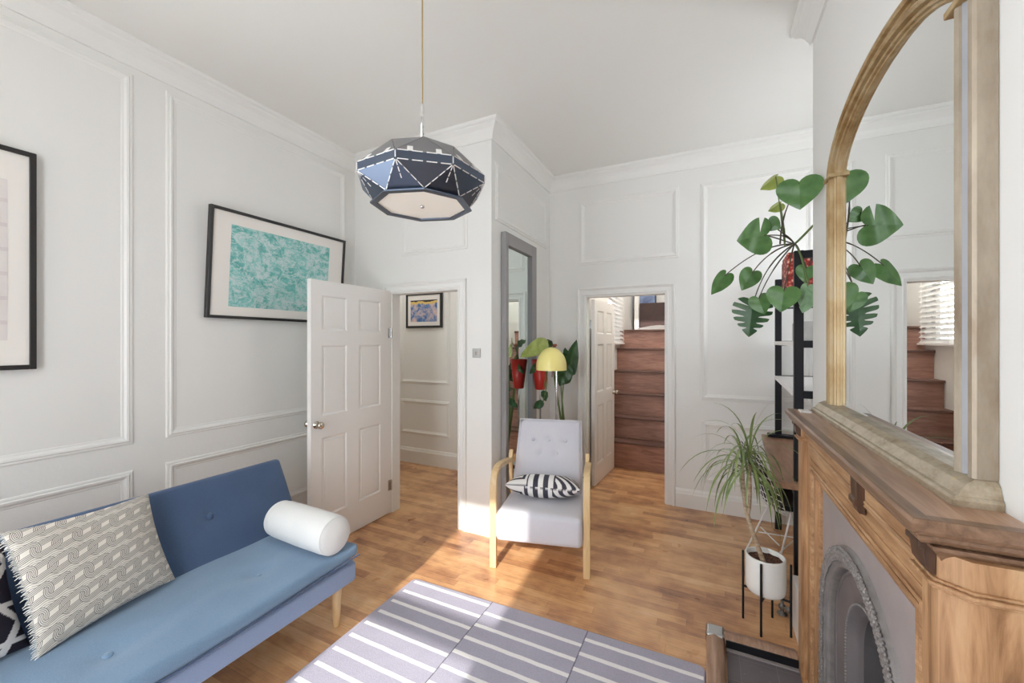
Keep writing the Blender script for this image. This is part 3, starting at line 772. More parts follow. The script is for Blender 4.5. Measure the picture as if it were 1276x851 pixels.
ac(MB().box(-.29, .29, .045, .075, .175, .20), 'cross_rail', M_beech, bevel=.004)
ac(MB().box(-.29, .29, .645, .672, .20, .24), 'cross_rail', M_beech, bevel=.004)
# back cushion: leans from (y .44, z .36) to (y .66, z .885)
aw = math.atan2(.22, .525); LBk = math.hypot(.22, .525)
Mk = Ma @ Matrix.Translation((0, .43, .36)) @ Matrix.Rotation(-aw, 4, 'X')
BT = [(-.125, .40), (.0, .40), (.13, .40), (-.065, .30), (.065, .30)]
def back_cush():
    m = MB(); nu, nv = 44, 44; w0, w1 = .268, .248
    def P(u, v, s):
        hw = w0 + (w1 - w0) * v
        ru = 1 - abs(2 * u - 1); e = min(1, (max(0, 4 * u * (1 - u))) ** .3) * min(1, (max(0, 4 * v * (1 - v))) ** .3)
        x = (2 * u - 1) * hw * (1 - .05 * max(0, (v - .9) / .1) ** 2); z = v * LBk - .012 * max(0, abs(2 * u - 1) - .8) / .2 * (1 if v > .9 else 0)
        y = -s * .055 * e
        if s > 0:
            for bx, bz in BT: y += .018 * math.exp(-((x - bx) ** 2 + (z - bz) ** 2) / .0009)
        return V((x, y, z))
    m.grid(lambda u, v: P(u, v, 1), nu, nv); m.grid(lambda u, v: P(u, v, -1), 16, 16); return m
bc = back_cush().build('back_cushion', M_grey, arm, M=Mk)
for bx, bz in BT:
    MB().lathe([(0, 0), (.012, 0), (.013, .003), (.008, .008), (0, .009)], (bx, -.036, bz), 14, M=Matrix.Rotation(PI / 2, 3, 'X')).build('button', M_grey, bc, M=Mk)
def edge_pt(u, v):
    hw = .268 + (.248 - .268) * v
    return V(((2 * u - 1) * hw, 0, v * LBk))
pp = [edge_pt(0, i / 12) for i in range(12)] + [edge_pt(i / 12, 1) for i in range(13)] + [edge_pt(1, 1 - i / 12) for i in range(1, 13)]
MB().tube(pp, .006, 6).build('piping', M_grey, bc, M=Mk)
# zebra lumbar cushion
WHT, CHA = rgb(238, 236, 234), rgb(74, 72, 82)
def zebra(u, v):
    x, y = u * 10, v * 5
    if 2.9 < x < 6.7:
        k = (x + (0 if y > 2.5 else .34)) / .68
        return CHA if math.floor(k) % 2 == 0 else WHT
    if x <= 2.9:
        yy = abs(y - 2.5) ; d = min(2.9 - x + .0, 9) ; q = max(abs(yy - 1.15) - .0, 0) ; e = max(abs(yy - 1.15) * 1.0, (x - 2.2))
        k = (max(abs(yy - 1.2), x - 1.75)) / .42
        return WHT if math.floor(k) % 2 == 0 else CHA
    yy = y - 2.5
    k = ((x - 6.7) - abs(yy) * .9 + 3) / .62 if yy > 0 else ((x - 6.7) + yy * .9 + 5) / .62
    return CHA if math.floor(k) % 2 == 0 else WHT
cs = [Ma @ V(p) for p in ((-.268, .155, .505), (.262, .165, .502), (.258, .415, .44), (-.262, .405, .44))]
nz = Ma.to_3x3() @ V((0, .2, .98))
pillow('lumbar_cushion', 'black and white geometric striped cushion lying on the grey armchair seat', 'cushion', cs, .165, 220, 120, zebra, nz, back=lambda u, v: zebra(u + .034, v + .5 if v < .5 else v - .5))

# ================================================================== PENDANT LAMP
LX, LY = -1.060, 1.330
pl = thing('pendant_lamp', 'faceted smoky blue metal pendant lamp with opal bottom hanging from a cord', 'pendant lamp', (LX, LY, CE))
MB().tube([(LX, LY, 2.50), (LX, LY, CE)], .0032, 8).build('cord', M_brass, pl)
MB().lathe([(0, CE - .025), (.045, CE - .025), (.05, CE - .015), (.05, CE), (0, CE)], (LX, LY, 0), 24).build('ceiling_rose', M_chrome, pl)
MB().lathe([(0, 2.315), (.0075, 2.315), (.0075, 2.50), (.005, 2.512), (0, 2.512)], (LX, LY, 0), 14).build('stem', M_chrome, pl)
NS = 8; a0 = math.atan2(-LY, -LX) + math.radians(2)
def ring(r, z, half): return [V((LX + r * math.cos(a0 + (k + half) * 2 * PI / NS), LY + r * math.sin(a0 + (k + half) * 2 * PI / NS), z)) for k in range(NS)]
W1, W2 = ring(.262, 2.200, .5), ring(.262, 2.168, .5); LO, TO = ring(.192, 2.092, 0), ring(.165, 2.294, 0); TC = ring(.06, 2.325, .5)
sh = MB()
su_ = MB()
def panel(*pts, m=None):
    c = sum(pts, V()) / len(pts); n = (pts[1] - pts[0]).cross(pts[2] - pts[0]).normalized()
    if n.dot(c - V((LX, LY, 2.19))) < 0: n = -n
    q = [c + (p - c) * .975 for p in pts]
    (m or sh).prism(q, n * -.0022)
for k in range(NS):
    j = (k + 1) % NS
    panel(W1[k], W1[j], W2[j], W2[k])
    panel(W2[k], W2[j], LO[j]); panel(W2[k], LO[k], LO[j])
    panel(W1[k], W1[j], TO[j], m=su_); panel(W1[k], TO[k], TO[j], m=su_)
    panel(TO[k], TO[j], TC[k], m=su_)
    panel(TC[k], TC[j], TO[j], m=su_)
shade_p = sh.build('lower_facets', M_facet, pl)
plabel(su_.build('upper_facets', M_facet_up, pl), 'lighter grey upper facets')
lo2 = ring(.205, 2.083, 0); lo3 = ring(.178, 2.083, 0); rim = MB()
for k in range(NS):
    j = (k + 1) % NS; rim.prism([lo2[k], lo2[j], lo3[j], lo3[k]], V((0, 0, .006)))
rim.build('lower_rim', M_facet, pl)
MB().prism(ring(.186, 2.09, 0), V((0, 0, .006))).build('diffuser', M_diff, pl)
MB().sphere((LX, LY, 2.086), .009).build('finial', M_chrome, pl)
# white enamel lining of the shade, seen through the folded seams, and the two pairs of lugs on the belt
il = MB(); W1i, W2i, LOi, TOi, TCi = ring(.252, 2.198, .5), ring(.252, 2.170, .5), ring(.184, 2.10, 0), ring(.158, 2.286, 0), ring(.05, 2.316, .5)
for k in range(NS):
    j = (k + 1) % NS
    il.quad(W1i[k], W1i[j], W2i[j], W2i[k])
    for t in ((W2i[k], W2i[j], LOi[j]), (W2i[k], LOi[k], LOi[j]), (W1i[k], W1i[j], TOi[j]), (W1i[k], TOi[k], TOi[j]), (TOi[k], TOi[j], TCi[k]), (TCi[k], TCi[j], TOi[j])): il.add(list(t), [(0, 1, 2)])
il.build('shade_lining', M_white, shade_p)
# lugs on the belt, and white bars painting in lit slots along every fold
def bar3(m, a, b, out, w, t):
    d = (b - a); L_ = d.length; d = d.normalized(); s_ = d.cross(out).normalized(); o_ = s_.cross(d)
    m.box(0, L_, -w / 2, w / 2, -t, t, M=Matrix(((d.x, s_.x, o_.x, a.x), (d.y, s_.y, o_.y, a.y), (d.z, s_.z, o_.z, a.z), (0, 0, 0, 1))))
CT = V((LX, LY, 2.19))
for k in range(NS):
    j = (k + 1) % NS
    for t in (.25, .75):
        base = W1[k] * (1 - t) + W1[j] * t
        apex = TO[j]; n_ = (W1[j] - W1[k]).cross(apex - W1[k]).normalized(); n_ = n_ if n_.dot(W1[k] - CT) > 0 else -n_
        mid = (W1[k] + W1[j]) / 2; upd = (apex - mid).normalized(); lg = MB()
        bar3(lg, base + n_ * .001, base + upd * .030 + n_ * .001, n_, .020, .0012); lg.build('lug', M_white, shade_p)
sl = MB()
def dashes(a, b, n=4, fill=.74, w=.0032):
    out = ((a + b) / 2 - CT).normalized()
    for q in range(n): bar3(sl, a + (b - a) * ((q + (1 - fill) / 2) / n), a + (b - a) * ((q + (1 + fill) / 2) / n), out, w, .0016)
for k in range(NS):
    j = (k + 1) % NS
    dashes(W2[k], W2[j]); dashes(W1[k], W1[j]); dashes(W2[k], LO[j]); dashes(W2[k], LO[k]); dashes(W1[k], W2[k], 1)
    m_ = (LO[k] + LO[j]) / 2; dashes(W2[k] * .97 + m_ * .03, W2[k] * .35 + m_ * .65, 3)
sl.build('seam_light_bar', M_white, shade_p)
# ================================================================== FIREPLACE
MY0, MY1, MZ = .972, 2.318, 1.21          # mantel ends and top
OY0, OY1, OZt = 1.178, 2.055, .932        # iron opening
fp = thing('fireplace_surround', 'stripped pine fireplace surround with mantel shelf on the right', 'fireplace', (.43, 1.645, 0))
# mantel shelf: moulded front and ends; profile (out from breast, z)
def around(prof, y0, y1, x0=BX, base=.0):
    """sweep prof (d outward from the block whose front is X = x0 - d) round near end, front, far end"""
    fr = [(V((BX, y0, 0)), V((0, -1, 0)), V((0, 0, 1))), (V((x0, y0, 0)), V((-1, -1, 0)), V((0, 0, 1))), (V((x0, y1, 0)), V((-1, 1, 0)), V((0, 0, 1))), (V((BX, y1, 0)), V((0, 1, 0)), V((0, 0, 1)))]
    return MB().sweep(prof, fr)
sh_ = around([(0, 1.158), (.004, 1.160), (.012, 1.164), (.018, 1.172), (.016, 1.178), (.024, 1.182), (.030, 1.190), (.030, 1.202), (.026, 1.209), (.022, MZ), (0, MZ)], MY0 + .03, MY1 - .03, .36)
plabel(sh_.build('shelf_edge', M_edge, fp), 'darker moulded shelf edge')
MB().prism([V((BX - .001, MY0 + .008, 1.2078)), V((.338, MY0 + .008, 1.2078)), V((.338, MY1 - .008, 1.2078)), V((BX - .001, MY1 - .008, 1.2078))], (0, 0, .002)).box(.362, BX - .001, MY0 + .032, MY1 - .032, 1.161, 1.2075).build('mantel_shelf', M_shelfw, fp)
# bed mould under the shelf
around([(0, 1.128), (.004, 1.13), (.008, 1.138), (.016, 1.148), (.02, 1.152), (.022, 1.16), (0, 1.16)], MY0 + .035, MY1 - .035, .385).build('bed_molding', M_edge, fp)
MB().box(.395, BX, MY0 + .06, MY1 - .06, 1.085, 1.16).build('frieze', M_pine_y, fp)
MB().box(.425, BX - .001, MY0 + .03, OY0 - .03, 0, 1.158).box(.425, BX - .001, OY1 + .03, MY1 - .03, 0, 1.158).box(.425, BX - .001, OY0 - .03, OY1 + .03, OZt + .03, 1.158).build('carcass', M_pine_z, fp)
# jambs with chamfered corners
def jamb(y0, y1, near):
    if near: poly = [(BX - .002, y0), (.412, y0), (.378, y0 + .028), (.378, y0 + .09), (.402, y0 + .09), (.402, y1), (BX - .002, y1)]
    else: poly = [(BX - .002, y1), (.412, y1), (.378, y1 - .028), (.378, y1 - .09), (.402, y1 - .09), (.402, y0), (BX - .002, y0)]
    return [V((x, y, 0)) for x, y in poly]
for nr, (y0, y1) in ((True, (.978, OY0 - .012)), (False, (OY1 + .012, 2.312))):
    m = MB().prism(jamb(y0, y1, nr), (0, 0, 1.085)); o = m.build('jamb', M_pine_z, fp, bevel=.002)
    b = MB().prism([p + V((0, 0, 1.088)) for p in jamb(y0, y1 if nr else y1, nr)], (0, 0, .058)).build('jamb_block', M_pine_z, fp, bevel=.002)
    # band mould between jamb and block, following the chamfer
    e0, e1 = (y0, y1 - .0) if nr else (y1, y0); sg = 1 if nr else -1
    pth = [V((BX - .004, e0, 0)), V((.412, e0, 0)), V((.378, e0 + sg * .028, 0)), V((.378, e0 + sg * .092, 0)), V((.397, e0 + sg * .092, 0))]
    mm = MB()
    for off, z0, z1 in ((.010, 1.079, 1.085), (.015, 1.085, 1.092), (.008, 1.092, 1.097)):
        poly = [V((BX - .003, e0 - sg * off, z0)), V((.412 - off * .4, e0 - sg * off, z0)), V((.378 - off, e0 + sg * (.028 - off * .4), z0)), V((.378 - off, e0 + sg * (.09 + off), z0)), V((.40, e0 + sg * (.09 + off), z0)), V((BX - .003, e0 + sg * .09, z0))]
        mm.prism(poly, (0, 0, z1 - z0))
    mm.build('band_molding', M_pine_z, fp, bevel=.0015, bseg=1)
    # corbel on the block
    yc = e0 + sg * .06
    cp = [(.378, 1.158), (.352, 1.158), (.352, 1.146), (.358, 1.142), (.362, 1.112), (.37, 1.1), (.378, 1.098)]
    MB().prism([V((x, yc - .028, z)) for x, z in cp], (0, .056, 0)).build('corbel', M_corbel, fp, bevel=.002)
cp = [(.397, 1.158), (.368, 1.158), (.368, 1.144), (.374, 1.138), (.376, 1.085), (.370, 1.08), (.370, 1.066), (.378, 1.058), (.382, 1.044), (.397, 1.040)]
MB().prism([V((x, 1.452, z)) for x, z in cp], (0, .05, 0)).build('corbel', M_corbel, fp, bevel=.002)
# architrave of the opening: board + beads, mitred round three sides
def u_sweep(prof, name, mat, ya=OY0, yb=OY1, zt=OZt):
    """prof (d out from the opening, h = x toward the room)"""
    N = V((-1, 0, 0)); Xp = .42
    fr = [(V((Xp, ya, 0)), V((0, -1, 0)), N), (V((Xp, ya, zt)), V((0, -1, 1)), N), (V((Xp, yb, zt)), V((0, 1, 1)), N), (V((Xp, yb, 0)), V((0, 1, 0)), N)]
    return MB().sweep(prof, fr).build(name, mat, fp)
u_sweep([(0, -.02), (0, .004), (.02, .012), (.036, .018), (.038, .026), (.044, .029), (.05, .026), (.051, .021), (.055, .026), (.060, .029), (.065, .026), (.066, .022), (.09, .022), (.09, -.02)], 'opening_molding', M_pine_y)
MB().box(.400, .44, OY0 - .115, OY1 + .115, OZt + .05, 1.089).build('lower_frieze', M_pine_y, fp)
for z in (1.078, 1.068):
    MB().tube([(.397, OY0 - .10, z), (.397, OY1 + .10, z)], .0055, 10).build('bead', M_pine_y, fp)

# cast-iron arched insert
ins = thing('fireplace_insert', 'cast iron arched fireplace insert inside the pine surround', 'fireplace insert', (.45, 1.616, 0))
AYc, ZSp = 1.6165, .44
def arch(R, n=40, y0=None, zbase=0.):
    """(y, z) points from the near foot, over the top, to the far foot"""
    pts = [(AYc - R, zbase), (AYc - R, ZSp * .5)]
    for k in range(n + 1):
        a = PI - PI * k / n; pts.append((AYc + R * math.cos(a), ZSp + R * math.sin(a)))
    return pts + [(AYc + R, ZSp * .5), (AYc + R, zbase)]
def arch_sweep(R, prof, name, mat, smooth=True, Xp=.425):
    """prof (radial offset outward, x toward room)"""
    P = arch(R); fr = []
    for i, (y, z) in enumerate(P):
        d = V((0, -1, 0)) if i < 2 else V((0, 1, 0)) if i > len(P) - 3 else V((0, y - AYc, z - ZSp)).normalized()
        fr.append((V((Xp, y, z)), d, V((-1, 0, 0))))
    return MB().sweep(prof, fr, smooth=smooth).build(name, mat, ins)
# flat plate with the arched hole
P = arch(.352, 40); pm_ = MB(); YA, YB, ZT = OY0 - .004, OY1 + .004, OZt + .004
for i in range(len(P) - 1):
    (y0, z0), (y1, z1) = P[i], P[i + 1]
    def outer(y, z, i):
        if i < 2: return (YA, z)
        if i > len(P) - 3: return (YB, z)
        dy, dz = y - AYc, z - ZSp; t = 1e9
        if dy < -1e-6: t = min(t, (YA - AYc) / dy)
        if dy > 1e-6: t = min(t, (YB - AYc) / dy)
        if dz > 1e-6: t = min(t, (ZT - ZSp) / dz)
        return (AYc + dy * t, ZSp + dz * t)
    a, b = outer(y0, z0, i), outer(y1, z1, i + 1)
    if abs(a[0] - b[0]) > 1e-4 and abs(a[1] - b[1]) > 1e-4:      # corner of the plate
        cy = YA if min(abs(a[0] - YA), abs(b[0] - YA)) < 1e-4 else YB
        pm_.add([(.424, y0, z0), (.424, *a), (.424, cy, ZT), (.424, *b), (.424, y1, z1)], [(0, 1, 2, 3, 4)])
    else: pm_.add([(.424, y0, z0), (.424, *a), (.424, *b), (.424, y1, z1)], [(0, 1, 2, 3)])
pm_.build('face_plate', M_iron, ins)
arch_sweep(.348, [(.064, 0), (.063, .003), (.058, .005), (.056, .012), (.048, .020), (.03, .023), (.012, .018), (.008, .006), (.002, .006), (-.004, .010), (-.010, .008), (-.012, -.004), (-.012, -.03)], 'ornate_band', M_iron_orn)
bd = MB(); PA = arch(.378, 64)
def along(R, step):
    out = []; z = .02
    while z < ZSp: out.append((AYc - R, z)); z += step
    n = int(PI * R / step)
    for k in range(n + 1): a = PI - PI * k / n; out.append((AYc + R * math.cos(a), ZSp + R * math.sin(a)))
    z = ZSp - step
    while z > 0: out.append((AYc + R, z)); z -= step
    return out
for R, st_, r in ((.386, .017, .0085), (.370, .015, .0085), (.400, .014, .006), (.361, .011, .0045)):
    for y, z in along(R, st_): bd.sphere((.425 - .0195 + rnd.uniform(-.001, .001), y + rnd.uniform(-.002, .002), z + rnd.uniform(-.002, .002)), r, 7, 5, sc=(.75, 1, 1))
bd.build('leaf_relief', M_iron_orn, ins)
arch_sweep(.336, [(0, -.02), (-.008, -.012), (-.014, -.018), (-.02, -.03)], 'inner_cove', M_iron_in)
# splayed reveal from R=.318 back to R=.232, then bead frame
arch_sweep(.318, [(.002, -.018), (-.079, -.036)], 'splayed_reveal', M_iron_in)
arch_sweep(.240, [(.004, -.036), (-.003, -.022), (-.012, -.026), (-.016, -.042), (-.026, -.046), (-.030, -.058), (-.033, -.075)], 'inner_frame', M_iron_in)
bb = MB()
for y, z in along(.234, .012): bb.sphere((.425 + .024, y, z), .005, 6, 4)
bb.build('bead_course', M_iron_orn, ins)
# fire-back: a curved sooty lining closed at the back
Pi = arch(.206, 30); fb = MB(); fr = []
for y, z in Pi:
    fr.append([(.425 + .068, y, z), (.425 + .22, AYc + (y - AYc) * .8, z * .96), (.425 + .40, AYc + (y - AYc) * .45, z * .9)])
for i in range(len(Pi) - 1):
    for k in range(2): fb.add([fr[i][k], fr[i + 1][k], fr[i + 1][k + 1], fr[i][k + 1]], [(0, 1, 2, 3)], 0, True)
fb.add([f[2] for f in fr], [tuple(range(len(fr)))])
fb.box(.50, .84, AYc - .2, AYc + .2, -.0, .004)
fb.build('fire_back', M_soot, ins)
gr = tag(None or MB().box(.535, .545, AYc - .17, AYc + .17, .22, .24).box(.535, .545, AYc - .17, AYc + .17, .08, .095).box(.53, .72, AYc - .135, AYc + .135, .205, .22)
         .box(.545, .56, AYc - .135, AYc - .12, .0045, .21).box(.545, .56, AYc + .12, AYc + .135, .0045, .21).box(.70, .715, AYc - .1, AYc - .085, .0045, .21).box(.70, .715, AYc + .085, AYc + .1, .0045, .21).build('fire_grate', M_soot), 'small iron grate standing inside the arched fireplace', 'fire grate')
M_coal = iron('charred_coal', rgb(48, 42, 42), rgb(112, 104, 100), .85, 24, .8)
M_ash = iron('pale_ash_coal', rgb(150, 142, 134), rgb(206, 200, 192), .9, 24, .6)
k = 0
for iy in range(5):
    for ix in range(3):
        bm = bmesh.new(); bmesh.ops.create_icosphere(bm, subdivisions=2, radius=.028)
        for v in bm.verts:
            v.co *= 1 + .35 * mnoise.noise(v.co * 30 + V((k * 3, 0, 0)))
            v.co.z *= .8
        c = V((.575 + ix * .058 + rnd.uniform(-.004, .004), AYc - .11 + iy * .055 + rnd.uniform(-.006, .006), 0)); zmin = min(v.co.z for v in bm.verts)
        m = MB().add([v.co + c + V((0, 0, .2205 - zmin)) for v in bm.verts], [[v.index for v in f.verts] for f in bm.faces]); bm.free()
        o = m.build('coal', M_ash if k in (1, 4, 9, 12) else M_coal); k += 1
        tag(o, 'pale ash covered lump of coal on the fire grate' if o.data.materials[0] == M_ash.m else 'charred dark lump of coal on the fire grate', 'coal', 'ashy coals' if o.data.materials[0] == M_ash.m else 'charred coals')
# hearth and kerb fender
tag(MB().box(.0785, .377, .80, 2.2615, 0, .006).box(.377, .402, 1.17, 2.06, 0, .006).build('hearth_slab', M_hearth), 'black tiled hearth slab in front of the fireplace', 'hearth', kind='thing')
fd = thing('hearth_fender', 'low wooden hearth kerb with metal capped corner around black tiles', 'fender', (.0, 1.6, 0))
kp = [(-.001, 0), (-.001, .040), (.006, .050), (.034, .058), (.040, .058), (.074, .046), (.078, .040), (.078, 0)]
MB().prism([V((x - .008, .86, z)) for x, z in kp], (0, 1.435, 0)).build('long_rail', M_fender, fd, bevel=.003)
MB().prism([V((.062, 2.27 + x, z)) for x, z in kp], (.314, 0, 0)).build('end_rail', M_fender, fd, bevel=.003)
MB().box(.0785, .376, 2.262, 2.2695, 0.006, .046).build('iron_lining', M_black, fd)
MB().box(.0785, .376, 2.244, 2.2615, 0.0062, .012).build('iron_lip', M_iron, fd)
cap = MB().box(-.013, .075, 2.262, 2.352, .0, .060)
cap.build('corner_cap', M_steel, fd, bevel=.014, bseg=3)

# ================================================================== OVERMANTEL MIRROR
om = thing('overmantel_mirror', 'large arched gilt mirror standing on the pine mantel shelf', 'mirror', (.47, 1.645, MZ))
GY0, GY1, GZ0, GSP, GRISE = 1.10, 2.19, 1.262, 2.227, .235
cY, hW = (GY0 + GY1) / 2, (GY1 - GY0) / 2
def opath(n=36):
    pts = [(GY0, GZ0), (GY0, GSP)]
    for k in range(1, n):
        a = PI - PI * k / n; pts.append((cY + hW * math.cos(a), GSP + GRISE * math.sin(a)))
    return pts + [(GY1, GSP), (GY1, GZ0)]
OP = opath()
def inward(i):
    y, z = OP[i]
    if i <= 1: return V((0, 1, 0))
    if i >= len(OP) - 2: return V((0, -1, 0))
    a = V((0, *OP[i - 1])); b = V((0, *OP[i + 1])); t = (b - a).normalized(); n = V((0, t.z, -t.y))
    if n.dot(V((0, cY, GSP - .3)) - V((0, y, z))) < 0: n = -n
    return n
gp = [(0, .0), (0, .030), (.003, .036), (.012, .038), (.018, .034), (.0205, .024), (.026, .022), (.034, .026), (.0405, .033), (.0425, .026), (.046, .037), (.054, .041), (.061, .036), (.063, .024), (.068, .027), (.073, .024), (.075, .017), (.081, .016), (.084, .010)]
FX = .499
def gframe(i0, i1, nm, mat):
    fr = [(V((FX, *OP[i])), inward(i), V((-1, 0, 0))) for i in range(i0, i1)]
    return MB().sweep(gp, fr).build(nm, mat, om)
nP = len(OP)
gframe(0, 2, 'near_post', M_gesso); gframe(1, nP - 1, 'arched_frame', M_gold); gframe(nP - 2, nP, 'far_post', M_gold)
# worn silver-grey cove strip and flaking gilt on the near post
cv = MB(); 
col_ = Mat('grey_bole_cove', rgb(150, 150, 153), .5); kk = col_.noise(col_.coord(), 9, 4); col_.set('Base Color', col_.mix(kk, rgb(136, 137, 141), rgb(166, 166, 169)))
cv.sweep([(.0195, .0275), (.026, .0235), (.034, .0275), (.0405, .0345)], [(V((FX, GY0, GZ0)), V((0, 1, 0)), V((-1, 0, 0))), (V((FX, GY0, GSP)), V((0, 1, 0)), V((-1, 0, 0)))])
plabel(cv.build('grey_cove', col_, om), 'worn grey painted cove')
for y in (GY0, GY1):
    cl = MB()
    s_ = 1 if y == GY0 else -1
    cl.box(FX - .045, FX, min(y - s_ * .004, y + s_ * .088), max(y - s_ * .004, y + s_ * .088), GSP - .008, GSP + .008)
    cl.build('collar', M_gold, om, bevel=.003)
gl = MB(); inn = [(V((FX - .010, *OP[i])) + inward(i) * .078) for i in range(nP)]
gl.add([(FX - .010, p.y, p.z) for p in inn], [tuple(range(nP))])
gl.build('mirror_glass', M_mirror, om)
MB().add([(FX - .002, p.y, p.z) for p in inn], [tuple(range(nP))]).build('back_board', M_ply, om)
bp = [(0, MZ), (.072, MZ), (.072, MZ + .012), (.068, MZ + .018), (.062, MZ + .02), (.056, MZ + .03), (.048, MZ + .042), (.044, MZ + .044), (.03, MZ + .052), (0, MZ + .052)]
fr = [(V((BX - .001, 1.118, 0)), V((0, -.5, 0)), V((0, 0, 1))), (V((BX - .001, 1.118, 0)), V((-1, -.5, 0)), V((0, 0, 1))), (V((BX - .001, 2.24, 0)), V((-1, .5, 0)), V((0, 0, 1))), (V((BX - .001, 2.24, 0)), V((0, .5, 0)), V((0, 0, 1)))]
MB().sweep(bp, fr).build('base_plinth', M_giltbase, om)
tag(MB().box(.372, .412, 2.19, 2.255, MZ, MZ + .008).build('card', M_white, bevel=.002), 'small white card lying on the far end of the mantel shelf', 'card')

# ================================================================== TALL GREY MIRROR in the alcove
tm = thing('tall_mirror', 'tall grey framed mirror against the alcove wall behind the armchair', 'mirror', (PX + .03, 3.25, 0))
TY0, TY1, TZ = 2.928, 3.58, 2.43
f = MB(); x0, x1, w = PX + .002, PX + .048, .105
wl = .05
f.box(x0, x1, TY0, TY0 + wl, .0, TZ).box(x0, x1, TY1 - w, TY1, .0, TZ).box(x0, x1, TY0 + wl, TY1 - w, TZ - w, TZ).box(x0, x1, TY0 + wl, TY1 - w, 0, w)
f.build('frame', M_greyframe, tm, bevel=.004)
MB().box(x0, x0 + .02, TY0 + wl, TY1 - w, w, TZ - w).build('mirror_glass', M_mirror2, tm)

# ================================================================== FLOOR LAMP, RED PLANTER, STRELITZIA in the alcove
fc = at(687, 461, 3.27); pole = at(693.5, 461, 3.27)
fl_ = thing('floor_lamp', 'floor lamp with domed yellow enamel shade behind the grey armchair', 'floor lamp', (pole.x, pole.y, 0))
r = .131
dome = [(r, 0), (r * 1.0, .03)] + [(r * math.cos(a), .03 + (r + .035) * math.sin(a)) for a in [PI / 2 * k / 12 for k in range(1, 12)]] + [(.0, .03 + r + .035)]
shade_ = MB().lathe(dome, (fc.x, fc.y, fc.z), 40).build('lamp_shade', M_yellow, fl_)
MB().lathe([(r - .004, .001)] + [((r - .004) * math.cos(a), .03 + (r + .03) * math.sin(a)) for a in [PI / 2 * k / 10 for k in range(0, 11)]], (fc.x, fc.y, fc.z), 32).build('shade_lining', M_yin, shade_)
MB().lathe([(0, 0), (.13, 0), (.13, .012), (.12, .02), (.015, .026), (0, .026)], (pole.x, pole.y, 0), 32).build('base', M_chrome, fl_)
MB().tube([(pole.x, pole.y, .02), (pole.x, pole.y, 1.2), (pole.x, pole.y, fc.z + .13)], .0085, 12).build('pole', M_chrome, fl_)
MB().sphere((fc.x, fc.y, fc.z + .03), .035).tube([(fc.x, fc.y, fc.z + .05), (fc.x, fc.y, fc.z + .17)], .014, 10).tube([(pole.x, pole.y, fc.z + .12), (fc.x, fc.y, fc.z + .12)], .008, 8).build('bulb', M_diff, fl_)

pt = V((-1.398, 3.465, 0)); top, bot = 1.362, 1.086
rp = thing('red_planter_plant', 'leafy plant in a tapering red planter on a thin stand beside the tall mirror', 'potted plant', (pt.x, pt.y, 0))
rpot = MB().lathe([(0, bot), (.042, bot), (.047, bot + .005), (.082, top), (.076, top), (.041, bot + .03), (0, bot + .03)], (pt.x, pt.y, 0), 32).build('pot', M_red, rp)
MB().lathe([(0, top - .02), (.072, top - .02)], (pt.x, pt.y, 0), 20).build('soil', M_soil, rpot)
MB().lathe([(0, 0), (.075, 0), (.075, .01), (.01, .016), (0, .016)], (pt.x, pt.y, 0), 24).tube([(pt.x, pt.y, .01), (pt.x, pt.y, bot)], .007, 10).build('stand', M_steel, rp)

def paddle(m, base, tip, width, nrm, fold=.25, droop=.0, nu=14, nv=8, mi=0, split=0):
    """long leaf blade from base to tip, folded along the midrib"""
    b, t = V(base), V(tip); ax = (t - b); L = ax.length; a = ax.normalized(); n = V(nrm); n = (n - a * n.dot(a)).normalized(); s = a.cross(n)
    def P(u, v):
        w = width * .5 * (math.sin(PI * (u ** .75)) ** .75) * (1 - .15 * u); q = 2 * v - 1
        if split and abs(q) > .35 and (u * split) % 1 < .12: w *= .6
        return b + a * (L * u) + s * (w * q) + n * (abs(q) * w * fold - droop * L * (u * u)) + n * (.006 * math.sin(u * 17 + q * 3))
    m.grid(P, nu, nv, mi); return m
sp = thing('strelitzia_plant', 'tall broad leaved plant rising behind the grey armchair', 'potted plant', (-1.17, 3.63, 0))
pot_ = MB().lathe([(0, 0), (.11, 0), (.12, .01), (.15, .26), (.155, .28), (.14, .28), (.135, .25), (0, .25)], (-1.17, 3.63, 0), 32).build('pot', M_pot, sp)
MB().lathe([(0, .252), (.136, .252)], (-1.17, 3.63, 0), 24).build('soil', M_soil, pot_)
lf, stm = MB(), MB(); root = V((-1.17, 3.63, .25)); cam = V((0, 0, 1.53))
def sleaf(bx, by, tx, ty, w, Y, fold=.3, mi=0, dy=.0, split=0, stem=True, via=None):
    b, t = at(bx, by, Y), at(tx, ty, Y + dy); n = (cam - b).normalized()
    paddle(lf, b, t, w, n + V((.35, 0, .15)), fold, mi=mi, split=split)
    if stem:
        q = at(*via, Y) if via else (root * .4 + b * .6)
        stm.tube(bez(root + V((rnd.uniform(-.03, .03), rnd.uniform(-.03, .03), 0)), root * .7 + q * .3 + V((0, 0, .1)), q, b, 12) , [.012] * 6 + [.009] * 4 + [.006] * 3, 8)
sleaf(702, 479, 718.5, 423, .16, 3.60, .35, split=5, via=(697, 520))
sleaf(708, 452, 697, 481, .15, 3.56, .5, stem=False)
sleaf(699, 478, 712, 455, .14, 3.66, .3, via=(700, 510))
sleaf(706, 448, 704, 433, .07, 3.62, .2, stem=False)
sleaf(688, 432, 676, 424, .09, 3.58, .3, via=(688, 470))
lf.build('foliage', [M_leafd, M_leafy], sp); stm.build('stem', M_stem, sp)
rl, rs_ = MB(), MB()
